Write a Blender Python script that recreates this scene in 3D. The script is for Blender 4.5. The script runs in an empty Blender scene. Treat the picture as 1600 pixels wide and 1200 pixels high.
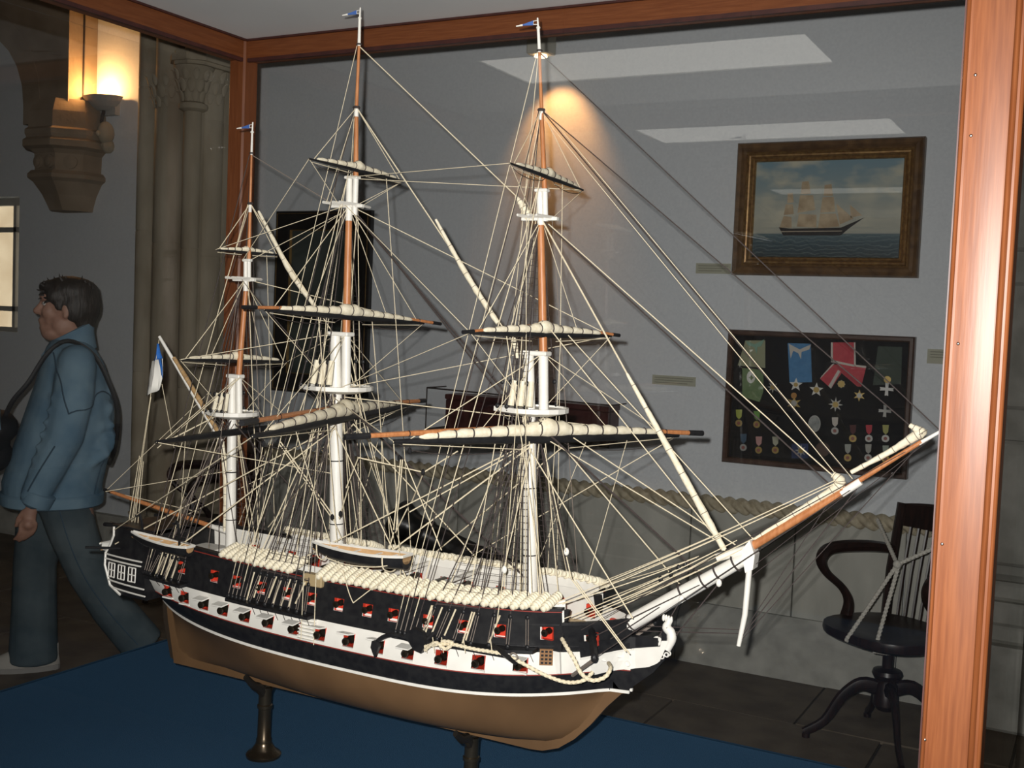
import bpy, bmesh, math, random
from mathutils import Vector, Matrix
random.seed(7)
R = math.radians
S = bpy.context.scene
COL = S.collection
# ------------------------------------------------------------------ camera
F = 1767.0                       # focal length in pixels of the 1600 wide frame
def _n(v): return v.normalized()
_cy = _n(Vector((948, 62, F)))
_cx = -Vector((-3310, 235, F)); _cx = _n(_cx - _cx.dot(_cy)*_cy)
_cz = _cx.cross(_cy)
if _cz.y < 0: _cz = -_cz
CAM = Vector((0, 0, 1.64))
RIGHT = Vector((_cx.x, _cy.x, _cz.x)); UP = Vector((_cx.y, _cy.y, _cz.y)); FWD = Vector((_cx.z, _cy.z, _cz.z))
cd = bpy.data.cameras.new('camera'); cam = bpy.data.objects.new('camera', cd); COL.objects.link(cam)
cd.sensor_fit = 'HORIZONTAL'; cd.sensor_width = 36.0; cd.lens = F/1600*36.0; cd.clip_start = .02; cd.clip_end = 100
cam.matrix_world = Matrix(((RIGHT.x, UP.x, -FWD.x, CAM.x), (RIGHT.y, UP.y, -FWD.y, CAM.y), (RIGHT.z, UP.z, -FWD.z, CAM.z), (0, 0, 0, 1)))
S.camera = cam
def at(px, py, Y):               # survey helper: the point at depth plane Y seen at a photo pixel
    d = RIGHT*(px-800) + UP*(600-py) + FWD*F
    return CAM + d*((Y-CAM.y)/d.y)
# ------------------------------------------------------------------ world, exposure, lights
S.view_settings.view_transform = 'Standard'; S.view_settings.look = 'None'
S.cycles.transparent_max_bounces = 32                   # panes of the case plus picture glass, for sight and for light
S.view_settings.exposure = 0.38; S.view_settings.gamma = 1.0; S.view_settings.use_curve_mapping = False
w = bpy.data.worlds.new('daylight'); S.world = w; w.use_nodes = True
w.node_tree.nodes['Background'].inputs[0].default_value = (.95, .88, .74, 1); w.node_tree.nodes['Background'].inputs[1].default_value = 1.3
def light(name, typ, loc, energy, color, size=.05, rot=None, **k):
    l = bpy.data.lights.new(name, typ); l.energy = energy; l.color = color
    if typ in ('POINT', 'SPOT'): l.shadow_soft_size = size
    for a, b in k.items(): setattr(l, a, b)
    o = bpy.data.objects.new(name, l); COL.objects.link(o); o.location = loc
    if rot: o.rotation_euler = rot
    return o
# the camera's own flash, just above and left of the lens
fl_ = light('camera_flash_offscreen', 'SPOT', CAM - RIGHT*.030 + UP*.034, 305, (1, .975, .93), .008, spot_size=R(90), spot_blend=1.0)
fl_.rotation_mode = 'QUATERNION'; fl_.rotation_quaternion = FWD.to_track_quat('-Z', 'Y')

# ------------------------------------------------------------------ materials
MATS = {}
def mat(name, col, rough=.6, metal=0.0, col2=None, scale=20, detail=4, bump=0.0, stretch=None, spec=.5, ramp=(.35, .65), coat=0, bscale=None):
    if name in MATS: return MATS[name]
    m = bpy.data.materials.new(name); m.use_nodes = True; nt = m.node_tree; N = nt.nodes; L = nt.links
    b = N['Principled BSDF']; b.inputs['Roughness'].default_value = rough; b.inputs['Metallic'].default_value = metal
    b.inputs['Specular IOR Level'].default_value = spec; b.inputs['Coat Weight'].default_value = coat
    b.inputs['Base Color'].default_value = (*col, 1)
    tc = N.new('ShaderNodeTexCoord'); mp = N.new('ShaderNodeMapping'); L.new(tc.outputs['Object'], mp.inputs[0])
    if stretch: mp.inputs['Scale'].default_value = stretch
    no = N.new('ShaderNodeTexNoise'); no.inputs['Scale'].default_value = scale; no.inputs['Detail'].default_value = detail
    L.new(mp.outputs[0], no.inputs['Vector'])
    if col2:
        rp = N.new('ShaderNodeValToRGB'); rp.color_ramp.elements[0].position = ramp[0]; rp.color_ramp.elements[1].position = ramp[1]
        rp.color_ramp.elements[0].color = (*col, 1); rp.color_ramp.elements[1].color = (*col2, 1)
        L.new(no.outputs['Fac'], rp.inputs[0]); L.new(rp.outputs[0], b.inputs['Base Color'])
    if bump:
        bp = N.new('ShaderNodeBump'); bp.inputs['Strength'].default_value = bump; bp.inputs['Distance'].default_value = .01
        if bscale:
            n2 = N.new('ShaderNodeTexNoise'); n2.inputs['Scale'].default_value = bscale; L.new(mp.outputs[0], n2.inputs['Vector']); L.new(n2.outputs['Fac'], bp.inputs['Height'])
        else: L.new(no.outputs['Fac'], bp.inputs['Height'])
        L.new(bp.outputs[0], b.inputs['Normal'])
    MATS[name] = m; return m
def glassmat(name, tint=(1, 1, 1), base=.04):
    m = bpy.data.materials.new(name); m.use_nodes = True; nt = m.node_tree; N = nt.nodes; L = nt.links
    for n in list(N):
        if n.type == 'BSDF_PRINCIPLED': N.remove(n)
    out = [n for n in N if n.type == 'OUTPUT_MATERIAL'][0]
    tr = N.new('ShaderNodeBsdfTransparent'); tr.inputs[0].default_value = (*tint, 1)
    gl = N.new('ShaderNodeBsdfGlossy'); gl.inputs['Roughness'].default_value = 0.0
    lw = N.new('ShaderNodeLayerWeight'); p = N.new('ShaderNodeMath'); p.operation = 'POWER'; p.inputs[1].default_value = 5
    lw.inputs[0].default_value = .5
    L.new(lw.outputs['Facing'], p.inputs[0]); ma = N.new('ShaderNodeMath'); ma.operation = 'MULTIPLY_ADD'; ma.inputs[1].default_value = .9; ma.inputs[2].default_value = base
    L.new(p.outputs[0], ma.inputs[0]); mx = N.new('ShaderNodeMixShader'); L.new(ma.outputs[0], mx.inputs[0]); L.new(tr.outputs[0], mx.inputs[1]); L.new(gl.outputs[0], mx.inputs[2])
    L.new(mx.outputs[0], out.inputs[0]); return m
def emit(name, col, st):
    m = bpy.data.materials.new(name); m.use_nodes = True; b = m.node_tree.nodes['Principled BSDF']
    b.inputs['Base Color'].default_value = (*col, 1); b.inputs['Emission Color'].default_value = (*col, 1); b.inputs['Emission Strength'].default_value = st; return m
GLASS = glassmat('clear_glass')
PGLASS = glassmat('picture_glass', base=.022)
mahog = mat('mahogany', (.150, .044, .014), .40, col2=(.205, .066, .022), scale=14, stretch=(16, 16, .8), detail=6, bump=.02, spec=.32)
mahogx = mat('mahogany_along', (.150, .044, .014), .40, col2=(.205, .066, .022), scale=14, stretch=(.8, 16, 16), detail=6, bump=.02, spec=.32)
mahogy = mat('mahogany_deep', (.150, .044, .014), .40, col2=(.205, .066, .022), scale=14, stretch=(16, .8, 16), detail=6, bump=.02, spec=.32)
darkbead = mat('dark_bead', (.045, .014, .012), .45, col2=(.07, .02, .015), scale=30)
carpet = mat('blue_carpet', (.026, .072, .142), .95, col2=(.044, .110, .200), scale=420, bump=.5, spec=.05)
paint = mat('grey_wall_paint', (.715, .752, .785), .85, col2=(.775, .812, .84), scale=90, bump=.06, spec=.2)
stone = mat('dado_stone', (.43, .43, .385), .85, col2=(.60, .595, .535), scale=5, stretch=(1, 1, .35), bump=.15, bscale=60, spec=.2)
stone2 = mat('plinth_stone', (.33, .33, .295), .85, col2=(.48, .475, .43), scale=8, bump=.2, bscale=50, spec=.2)
limest = mat('carved_limestone', (.34, .29, .21), .85, col2=(.48, .42, .32), scale=7, stretch=(1, 1, .3), bump=.15, bscale=70, spec=.2)
archst = mat('arch_stone', (.25, .19, .13), .9, col2=(.36, .28, .20), scale=4, bump=.2, bscale=40, spec=.15)
paving = mat('paving_stone', (.115, .09, .065), .6, col2=(.18, .145, .105), scale=6, bump=.12, bscale=45, spec=.3)
mortar = mat('paving_joint', (.05, .042, .034), .95)
ropest = mat('stone_rope', (.40, .345, .24), .8, col2=(.55, .49, .36), scale=40, bump=.15)
ceilm = mat('ceiling_plaster', (.6, .6, .57), .9)
black = mat('black_paint', (.010, .010, .012), .42, col2=(.018, .018, .019), scale=60, bump=.03, spec=.3)
white = mat('ship_white', (.80, .775, .71), .42, col2=(.86, .835, .77), scale=30)
cream = mat('sail_canvas', (.76, .68, .50), .8, col2=(.86, .79, .62), scale=120, bump=.15)
copper = mat('hull_brown', (.115, .062, .027), .5, col2=(.155, .085, .038), scale=6, detail=3)
redm = mat('gun_red', (.62, .045, .02), .5)
dred = mat('port_red', (.26, .03, .02), .6)
spar = mat('spar_wood', (.42, .155, .055), .4, col2=(.55, .23, .09), scale=30, stretch=(6, 6, 1))
deckm = mat('deck_wood', (.52, .38, .21), .6, col2=(.66, .50, .30), scale=40, stretch=(1, 12, 1))
gun = mat('gun_metal', (.045, .036, .026), .3, metal=.7)
brass = mat('bronze', (.16, .125, .085), .26, metal=.9, col2=(.09, .07, .05), scale=10)
goldm = mat('gilt', (.55, .36, .13), .4, metal=.6, col2=(.35, .2, .07), scale=30)
ropec = mat('cream_rope', (.68, .58, .40), .85, col2=(.80, .71, .52), scale=300)
roped = mat('tarred_rope', (.035, .027, .025), .75, col2=(.06, .045, .042), scale=300)
ropeg = mat('grey_rope', (.22, .18, .15), .8)
chairm = mat('chair_black_wood', (.012, .008, .008), .35, col2=(.03, .014, .012), scale=12, stretch=(8, 8, 1))
chest = mat('chest_wood', (.05, .014, .014), .35, col2=(.085, .024, .022), scale=8, stretch=(1, 10, 10))
ironm = mat('cannon_iron', (.010, .010, .010), .3, col2=(.02, .02, .02), scale=20, bump=.05)
silver = mat('screw_steel', (.75, .72, .68), .25, metal=1)

# ------------------------------------------------------------------ mesh builder
class MB:
    def __init__(s): s.v = []; s.f = []
    def add(s, vs, fs):
        o = len(s.v); s.v += [Vector(p) for p in vs]; s.f += [tuple(i+o for i in q) for q in fs]; return s
    def box(s, a, b, M=None):
        (x0, y0, z0), (x1, y1, z1) = a, b
        vs = [Vector(p) for p in ((x0,y0,z0),(x1,y0,z0),(x1,y1,z0),(x0,y1,z0),(x0,y0,z1),(x1,y0,z1),(x1,y1,z1),(x0,y1,z1))]
        if M: vs = [M @ p for p in vs]
        return s.add(vs, [(0,3,2,1),(4,5,6,7),(0,1,5,4),(1,2,6,5),(2,3,7,6),(3,0,4,7)])
    def bbox(s, a, b, c=.004, M=None):          # box with chamfered vertical and top edges
        (x0, y0, z0), (x1, y1, z1) = a, b
        def ring(i, z): return [(x0+i+c,y0+i,z),(x1-i-c,y0+i,z),(x1-i,y0+i+c,z),(x1-i,y1-i-c,z),(x1-i-c,y1-i,z),(x0+i+c,y1-i,z),(x0+i,y1-i-c,z),(x0+i,y0+i+c,z)]
        return s.loft([[Vector(p) for p in ring(i, z)] for i, z in ((c*.8, z0), (0, z0+c), (0, z1-c), (c*.8, z1))], M=M)
    def loft(s, rings, caps=True, closed=True, M=None):
        n = len(rings[0]); vs = [Vector(p) for r in rings for p in r]
        if M: vs = [M @ p for p in vs]
        fs = []
        for i in range(len(rings)-1):
            for j in range(n if closed else n-1):
                k = (j+1) % n; fs.append((i*n+j, i*n+k, (i+1)*n+k, (i+1)*n+j))
        if caps: fs.append(tuple(range(n))[::-1]); fs.append(tuple(range((len(rings)-1)*n, len(rings)*n)))
        return s.add(vs, fs)
    def tube(s, pts, r, n=6, caps=True, flat=1.0, upv=None):
        pts = [Vector(p) for p in pts]; k = len(pts); rr = r if isinstance(r, (list, tuple)) else [r]*k
        rings = []; u = None
        for i, p in enumerate(pts):
            t = (pts[min(i+1, k-1)] - pts[max(i-1, 0)]); t.normalize()
            if u is None:
                u = Vector(upv) if upv else Vector((0, 0, 1))
                if abs(u.dot(t)) > .95: u = Vector((1, 0, 0))
            u = u - t*u.dot(t); u.normalize(); q = t.cross(u)
            rings.append([p + u*(math.cos(2*math.pi*j/n)*rr[i]) + q*(math.sin(2*math.pi*j/n)*rr[i]*flat) for j in range(n)])
        return s.loft(rings, caps)
    def lathe(s, prof, c=(0, 0, 0), axis=(0, 0, 1), n=20, caps=True):
        c = Vector(c); ax = Vector(axis).normalized(); u = Vector((1, 0, 0)) if abs(ax.x) < .9 else Vector((0, 1, 0))
        u = (u - ax*u.dot(ax)).normalized(); q = ax.cross(u)
        return s.loft([[c + ax*h + u*(r*math.cos(2*math.pi*j/n)) + q*(r*math.sin(2*math.pi*j/n)) for j in range(n)] for r, h in prof], caps)
    def ell(s, c, r, n=14, m=8, M=None):
        c = Vector(c); r = Vector((r, r, r)) if isinstance(r, (int, float)) else Vector(r)
        rings = []
        for i in range(m+1):
            a = -math.pi/2 + math.pi*i/m; a = max(-1.5, min(1.5, a))
            rings.append([Vector((r.x*math.cos(a)*math.cos(2*math.pi*j/n), r.y*math.cos(a)*math.sin(2*math.pi*j/n), r.z*math.sin(a))) for j in range(n)])
        rings = [[c + (M @ p if M else p) for p in rg] for rg in rings]
        return s.loft(rings)
    def prism(s, poly, d):                       # polygon (3D points) extruded by vector d
        d = Vector(d); return s.loft([[Vector(p) for p in poly], [Vector(p)+d for p in poly]])
    def torus(s, c, axis, r, t, n=10, m=5):
        c = Vector(c); ax = Vector(axis).normalized(); u = Vector((0, 0, 1)) if abs(ax.z) < .9 else Vector((1, 0, 0))
        u = (u - ax*u.dot(ax)).normalized(); q = ax.cross(u); vs = []; fs = []
        for i in range(n):
            a = 2*math.pi*i/n; d = u*math.cos(a) + q*math.sin(a)
            for j in range(m):
                b = 2*math.pi*j/m; vs.append(c + d*(r + t*math.cos(b)) + ax*(t*math.sin(b)))
        for i in range(n):
            for j in range(m):
                fs.append((i*m+j, ((i+1) % n)*m+j, ((i+1) % n)*m+(j+1) % m, i*m+(j+1) % m))
        return s.add(vs, fs)
    def mesh(s, name, m, org=(0, 0, 0), smooth=False, fix=True):
        o = Vector(org); me = bpy.data.meshes.new(name); me.from_pydata([p-o for p in s.v], [], s.f)
        if fix:
            bm = bmesh.new(); bm.from_mesh(me); bmesh.ops.recalc_face_normals(bm, faces=bm.faces); bm.to_mesh(me); bm.free()
        me.materials.append(m)
        if smooth:
            me.polygons.foreach_set('use_smooth', [True]*len(me.polygons))
            try: me.set_sharp_from_angle(angle=R(38))
            except Exception: pass
        me.update(); return me
    def build(s, name, m, parent=None, smooth=False, fix=True, loc=None):
        org = worg(parent) if parent else Vector(loc or (0, 0, 0))
        ob = bpy.data.objects.new(name, s.mesh(name, m, org, smooth, fix)); COL.objects.link(ob)
        if parent: ob.parent = parent
        elif loc: ob.location = loc
        return ob
def worg(p):
    v = Vector((0, 0, 0))
    while p: v = v + p.location; p = p.parent
    return v
def put(name, me, parent, loc, rot=None, scale=None):     # another object on shared mesh data
    ob = bpy.data.objects.new(name, me); COL.objects.link(ob); ob.parent = parent
    ob.location = Vector(loc) - (worg(parent) if parent else Vector((0, 0, 0)))
    if rot: ob.rotation_euler = rot
    if scale: ob.scale = scale
    return ob
def tag(o, label=None, cat=None, group=None, kind=None):
    if label: o['label'] = label
    if cat: o['category'] = cat
    if group: o['group'] = group
    if kind: o['kind'] = kind
    return o
def empty(name, loc, label, cat, group=None, rz=0):
    o = bpy.data.objects.new(name, None); COL.objects.link(o); o.location = loc; o.rotation_euler = (0, 0, rz); o.empty_display_size = .1
    return tag(o, label, cat, group)
def struct(o, label): return tag(o, label, None, None, 'structure')
def twist(mb, pts, r, lobes=3, pitch=.1, n=18, depth=.22):
    pts = [Vector(p) for p in pts]; res = [pts[0]]
    for a, b in zip(pts, pts[1:]):
        k = max(1, int((b-a).length/(pitch/9)))
        for i in range(1, k+1): res.append(a.lerp(b, i/k))
    rings = []; u = None; dist = 0
    for i, p in enumerate(res):
        t = (res[min(i+1, len(res)-1)] - res[max(i-1, 0)]).normalized()
        if i: dist += (p-res[i-1]).length
        if u is None: u = Vector((0, 0, 1)) if abs(t.z) < .9 else Vector((1, 0, 0))
        u = (u - t*u.dot(t)).normalized(); q = t.cross(u); ph = 2*math.pi*dist/pitch/lobes
        rings.append([p + (u*math.cos(a) + q*math.sin(a))*(r*(1-depth+depth*abs(math.cos(lobes*(a-ph)/2)))) for a in [2*math.pi*j/n for j in range(n)]])
    return mb.loft(rings)
def catmull(P, k=6):
    P = [Vector(p) for p in P]; out = []
    for i in range(len(P)-1):
        a, b, c, d = P[max(i-1, 0)], P[i], P[i+1], P[min(i+2, len(P)-1)]
        for j in range(k):
            t = j/k; out.append(.5*((2*b) + (c-a)*t + (2*a-5*b+4*c-d)*t*t + (3*b-a-3*c+d)*t**3))
    out.append(P[-1]); return out
# ================================================================== THE ROOM
W = 5.37; ZC = 4.6; XL, XR, YF = -9.2, 3.2, -8.5
WX0, WX1, WZ0, WZ1 = -8.05, -6.82, 1.41, 2.36            # opening of the window in the left bay
mb = MB()
for a, b in (((XL, W, 0), (WX0, W+.3, ZC)), ((WX1, W, 0), (XR, W+.3, ZC)), ((WX0, W, 0), (WX1, W+.3, WZ0)), ((WX0, W, WZ1), (WX1, W+.3, ZC))): mb.box(a, b)
wall_back = struct(mb.build('wall_back', paint), 'pale blue-grey painted wall behind the display case')
struct(MB().box((XL-.2, YF, 0), (XL, W+.3, ZC)).build('wall_left', paint), 'pale grey painted wall closing the left bay')
struct(MB().box((XR, YF, 0), (XR+.2, W+.3, ZC)).build('wall_right', paint), 'pale grey painted wall on the right side of the hall')
struct(MB().box((XL-.2, YF-.2, 0), (XR+.2, YF, ZC)).build('wall_front', paint), 'pale grey painted wall at the near end of the hall')
struct(MB().box((XL-.2, YF-.2, ZC), (XR+.2, W+.3, ZC+.15)).build('ceiling', ceilm), 'plain plaster ceiling of the hall')
floor = struct(MB().box((XL-.2, YF-.2, -.2), (XR+.2, W+.3, -.012)).build('floor', mortar), 'dark brown stone paved floor of the hall')
# paving slabs, laid in staggered courses
xs0 = -8.9
for r in range(13):
    y0 = 5.30 - .62*(r+1); off = (.37*r) % .95; x = xs0 - off
    rr = random.Random(r)
    while x < 1.6:
        L_ = .95 + rr.uniform(-.12, .12)
        if x+L_ > -9.1 and not (x > -2.7 and x+L_ < -.3 and y0 > 1.6 and y0+.62 < 2.9) and (y0 > -.5) and (x < 1.4):
            h = rr.uniform(-.002, .002)
            MB().box((x+.006, y0+.006, -.03), (x+L_-.006, y0+.614, h)).build('paving_slab', paving, floor)
        x += L_
# dado of tall stone slabs with a carved stone rope above it and a splayed plinth below
x = -4.98; rr = random.Random(3)
while x < -.52:
    L_ = min(rr.uniform(.5, .78), -.46-x)
    MB().bbox((x+.003, W-.035, .27), (x+L_-.003, W+.01, .765), .004).build('dado_slab', stone, wall_back)
    x += L_
x = -4.98
while x < -.52:
    L_ = min(rr.uniform(.9, 1.2), -.46-x)
    MB().loft([[(xx, W+.01, 0), (xx, W-.12, 0), (xx, W-.12, .20), (xx, W-.055, .285), (xx, W+.01, .285)] for xx in (x+.002, x+L_-.002)]).build('plinth_stone', stone2, wall_back)
    x += L_
x = XL
while x < -5.75:
    L_ = min(.85, -5.7-x)
    MB().loft([[(xx, W+.01, 0), (xx, W-.10, 0), (xx, W-.10, .17), (xx, W-.05, .235), (xx, W+.01, .235)] for xx in (x+.002, x+L_-.002)]).build('plinth_stone', stone2, wall_back)
    x += L_
struct(twist(MB(), [(-4.98, W-.025, .78), (-.46, W-.025, .78)], .042, 3, .060, 24, .42).build('trim_1', ropest, smooth=True), 'carved stone rope moulding running along the top of the dado')
# clustered stone column beside the left bay
def ax_(px, Y): return at(px, 420, Y).x
cL, cR = ax_(212, 5.16), ax_(345, 5.16)
col = struct(MB().box((cL, 5.16, 0), (cR, W+.02, ZC)).build('trim_2', limest), 'tall clustered stone column with leafy capital beside the left bay')
def drum(name, c, r, z0, z1, step, n=18):
    z = z0
    while z < z1-.01:
        h = min(step, z1-z); MB().lathe([(r-.004, z), (r, z+.006), (r, z+h-.006), (r-.004, z+h)], (c[0], c[1], 0), n=n).build(name, limest, col, True); z += h
sA, sB, sC, sD = (ax_(262, 5.13), 5.13), (ax_(296, 5.0), 5.0), (ax_(322, 5.12), 5.12), (ax_(226, 5.17), 5.17)
drum('column_shaft', sA, .095, .34, ZC, .84); drum('column_shaft', sC, .085, .34, ZC, .80); drum('column_shaft', sD, .06, .34, ZC, .88)
drum('slender_shaft', sB, .054, .34, 2.80, .82, 16); drum('slender_shaft', sB, .052, 3.12, ZC, .74, 16)
MB().box((sB[0]-.05, 5.0, .3), (sB[0]+.05, 5.2, ZC)).build('shaft_backing', limest, col)
for c_, r_ in ((sA, .15), (sB, .12), (sC, .14), (sD, .10)): MB().lathe([(r_, 0), (r_, .12), (r_*.8, .18), (r_*.88, .22), (r_*.62, .30), (r_*.7, .33), (r_*.5, .345)], (*c_, 0), n=18).build('column_base', limest, col, True)
cp = MB().lathe([(.056, 2.775), (.082, 2.79), (.086, 2.805), (.082, 2.82), (.060, 2.832), (.062, 2.89), (.082, 2.96), (.118, 3.03), (.105, 3.04)], (*sB, 0), n=20).build('capital', limest, col, True)
for (cx, cy), r, a0, a1, n_ in ((sB, .075, 150, 390, 7), (sA, .105, 180, 330, 5), (sC, .095, 210, 380, 5)):
    for k in range(n_):
        for zz, dr, s_ in ((2.865, -.004, .024), (2.925, .008, .028), (2.985, .030, .024)):
            aa = R(a0+(a1-a0)*(k+(.5 if 2.9 < zz < 2.95 else 0))/n_); d_ = Vector((math.cos(aa), math.sin(aa), 0)); c_ = Vector((cx, cy, zz)) + d_*(r+dr)
            MB().loft([[c_ + Vector((-d_.y, d_.x, 0))*(wd*s_*math.cos(t)) + d_*(dp*s_+.3*s_*math.sin(t)*(1 if math.sin(t) > 0 else .6)) + Vector((0, 0, h_*s_)) for t in [math.pi*2*q/8 for q in range(8)]] for wd, dp, h_ in ((.3, -.2, -1.5), (.75, .0, -.7), (.9, .2, .1), (.6, .55, .8), (.15, 1.0, 1.1))]).build('carved_leaf', limest, cp, True)
ab = MB()
for r_, z0, z1 in ((.13, 3.035, 3.055), (.15, 3.055, 3.095), (.125, 3.095, 3.12)):
    ab.prism([(sB[0]+r_*math.cos(a), sB[1]+r_*.9*math.sin(a), z0) for a in [R(180+45*k+22.5) for k in range(4)]] + [(sB[0]+r_, 5.2, z0), (sB[0]-r_, 5.2, z0)], (0, 0, z1-z0))
ab.build('abacus', limest, col)
rx_ = ax_(341, 5.2)
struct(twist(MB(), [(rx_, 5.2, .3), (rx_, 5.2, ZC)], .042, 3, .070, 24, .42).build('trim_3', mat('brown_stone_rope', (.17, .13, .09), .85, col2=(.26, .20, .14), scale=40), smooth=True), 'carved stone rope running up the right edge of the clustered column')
# corbel and the arch that springs from it towards the left
aR = at(152, 110, W).x; AY = W*aR/at(107, 110, W).x      # the arch stands proud of the wall; its right return catches the lamp
aS = at(37, 200, AY).x; CXc = at(84, 300, W-.2).x
cb = struct(MB().prism([(aS, AY, 2.80), (aR, AY, 2.80), (aR, W, 2.80), (aS, W, 2.80)], (0, 0, .12)).build('trim_4', archst), 'brown moulded stone corbel carrying the springing of the arch')
def oct_(hw, dp, z): cx = CXc; hw *= .82; dp *= .72; return [(cx-hw, W+.02, z), (cx-hw, W-dp*.55, z), (cx-hw*.45, W-dp, z), (cx+hw*.45, W-dp, z), (cx+hw, W-dp*.55, z), (cx+hw, W+.02, z)]
MB().loft([oct_(a, b, z) for a, b, z in ((.17, .25, 2.24), (.18, .27, 2.27), (.21, .32, 2.34), (.27, .40, 2.42))]).build('corbel_foot', archst, cb)
MB().loft([oct_(a, b, z) for a, b, z in ((.27, .40, 2.42), (.31, .44, 2.44), (.31, .44, 2.465), (.28, .41, 2.49))]).build('roll_moulding', archst, cb)
fr = MB().loft([oct_(a, b, z) for a, b, z in ((.26, .38, 2.49), (.265, .385, 2.60), (.30, .42, 2.625))]).build('frieze', archst, cb)
for (x_, y_, nx, ny) in ((CXc+.05, W-.277, 0, -1), (CXc-.05, W-.277, 0, -1), (CXc+.167, W-.212, .55, -.83)):
    MB().lathe([(.045, 0), (.045, .012), (.03, .016), (.032, .022), (.012, .028)], (x_, y_, 2.545), (nx, ny, 0), 14).build('roundel', archst, fr, True)
MB().loft([oct_(a, b, z) for a, b, z in ((.30, .42, 2.625), (.35, .48, 2.64), (.35, .48, 2.68), (.325, .45, 2.70), (.335, .465, 2.72), (.335, .465, 2.75), (.31, .44, 2.765), (.30, .43, 2.87), (.27, .39, 2.95))]).build('impost_moulding', archst, cb)
Ra = .52; xc_, zc = aS-Ra, at(36, 165, AY).z            # stilted round arch, its left half outside the picture
arc = [(aS, 2.80), (aS, zc)] + [(xc_+Ra*math.cos(a), zc+Ra*math.sin(a)) for a in [R(15*k) for k in range(1, 13)]] + [(xc_-Ra, 2.80)]
def ext(x, z): return (xc_+(x-xc_)*(Ra+.16)/Ra, zc+(z-zc)*(Ra+.16)/Ra) if z > zc+.001 else (xc_+(Ra+.16)*(1 if x > xc_ else -1), z)
for (xa, za), (xb, zb) in zip(arc, arc[1:]):
    (xA, zA), (xB, zB) = ext(xa, za), ext(xb, zb)
    MB().prism([(xa, AY-.006, za), (xb, AY-.006, zb), (xB, AY-.006, zB), (xA, AY-.006, zA)], (0, .05, 0)).build('voussoir', archst, cb)
MB().prism([(aR, AY, 2.80), (aR, AY, ZC), (XL, AY, ZC), (XL, AY, 2.80)] + [(x, AY, z) for x, z in arc[::-1]], (0, W-AY-.002, 0)).build('spandrel', archst, cb)
MB().tube([(aR+.006, (AY+W)/2, 2.95), (aR+.006, (AY+W)/2, ZC)], .006, 6).build('conduit', roped, cb)
# window in the left bay
win = struct(MB().box((WX0, W+.06, WZ0-.04), (WX1, W+.28, WZ0)).build('window_1', stone2), 'daylit window with slim grey bars in the left bay')
fm = mat('window_paint', (.42, .40, .36), .6)
for a, b in (((WX1-.05, W+.1, WZ0), (WX1, W+.15, WZ1)), ((WX0, W+.1, WZ0), (WX0+.05, W+.15, WZ1)), ((WX0, W+.1, WZ1-.05), (WX1, W+.15, WZ1)), ((WX0, W+.1, WZ0), (WX1, W+.15, WZ0+.03))): MB().box(a, b).build('window_frame', fm, win)
for z in (1.555, 2.12): MB().box((WX0, W+.105, z), (WX1, W+.145, z+.035)).build('glazing_bar', fm, win)
for x_ in (-7.0, -7.35, -7.7): MB().box((x_-.015, W+.105, WZ0), (x_+.015, W+.145, WZ1)).build('glazing_bar', fm, win)
MB().box((WX0+.04, W+.122, WZ0+.02), (WX1-.04, W+.126, WZ1-.04)).build('pane', GLASS, win)
ext_m = mat('outside_masonry', (.55, .46, .34), .9, col2=(.68, .60, .47), scale=3, spec=.1)
ow = struct(MB().box((-14, 7.6, -.2), (-5.5, 7.8, 6.0)).build('wall_outside', ext_m), 'daylit beige masonry wall seen through the window')
MB().box((-8.0, 7.3, -.2), (-7.7, 7.6, 3.3)).build('buttress', ext_m, ow)
# stone pilaster right of the display case
pl = struct(MB().box((-.48, W-.10, 0), (.75, W+.02, ZC)).build('trim_5', stone2), 'moulded grey stone pilaster to the right of the display case')
MB().bbox((-.40, W-.16, .62), (-.30, W-.09, ZC-.01), .02).build('pilaster_roll', stone2, pl)
MB().bbox((-.22, W-.20, .62), (.60, W-.09, ZC-.01), .03).build('pilaster_face', stone2, pl)
z = .62
for k in range(6):
    MB().bbox((-.14, W-.225, z+.07), (.5, W-.19, z+.6), .015).build('pilaster_panel', stone2, pl); z += .66
for a, z0, z1 in ((.06, .54, .62), (.10, .44, .54), (.07, .36, .44), (.13, 0, .36)): MB().bbox((-.48-a*.3, W-.16-a, z0), (.75, W, z1), .015).build('pilaster_base', stone2, pl)

# ================================================================== lamps
def ceiling_light(cx, cy, z, lx, ly, label, power=1.9):
    e = empty('ceiling_light_offscreen', (cx, cy, z), label, 'lamp')
    MB().box((cx-lx/2, cy-ly/2, z), (cx+lx/2, cy+ly/2, z+.012)).build('diffuser_offscreen', emit('lamp_diffuser', (1, .97, .88), power), e)
    for a, b in (((-lx/2-.03, -ly/2-.03), (lx/2+.03, -ly/2)), ((-lx/2-.03, ly/2), (lx/2+.03, ly/2+.03)), ((-lx/2-.03, -ly/2), (-lx/2, ly/2)), ((lx/2, -ly/2), (lx/2+.03, ly/2))):
        MB().box((cx+a[0], cy+a[1], z-.01), (cx+b[0], cy+b[1], z+.10)).build('housing', ceilm, e)
    MB().box((cx-lx/2, cy-ly/2, z+.088), (cx+lx/2, cy+ly/2, z+.10)).build('backing', ceilm, e)
    for sx in (-.7, .7): MB().tube([(cx+sx, cy, z+.1), (cx+sx, cy, ZC)], .006).build('cable', roped, e)
ceiling_light(-3.02, -4.55, 3.5, 2.35, .82, 'long rectangular white ceiling light mirrored in the case glass')
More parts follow.
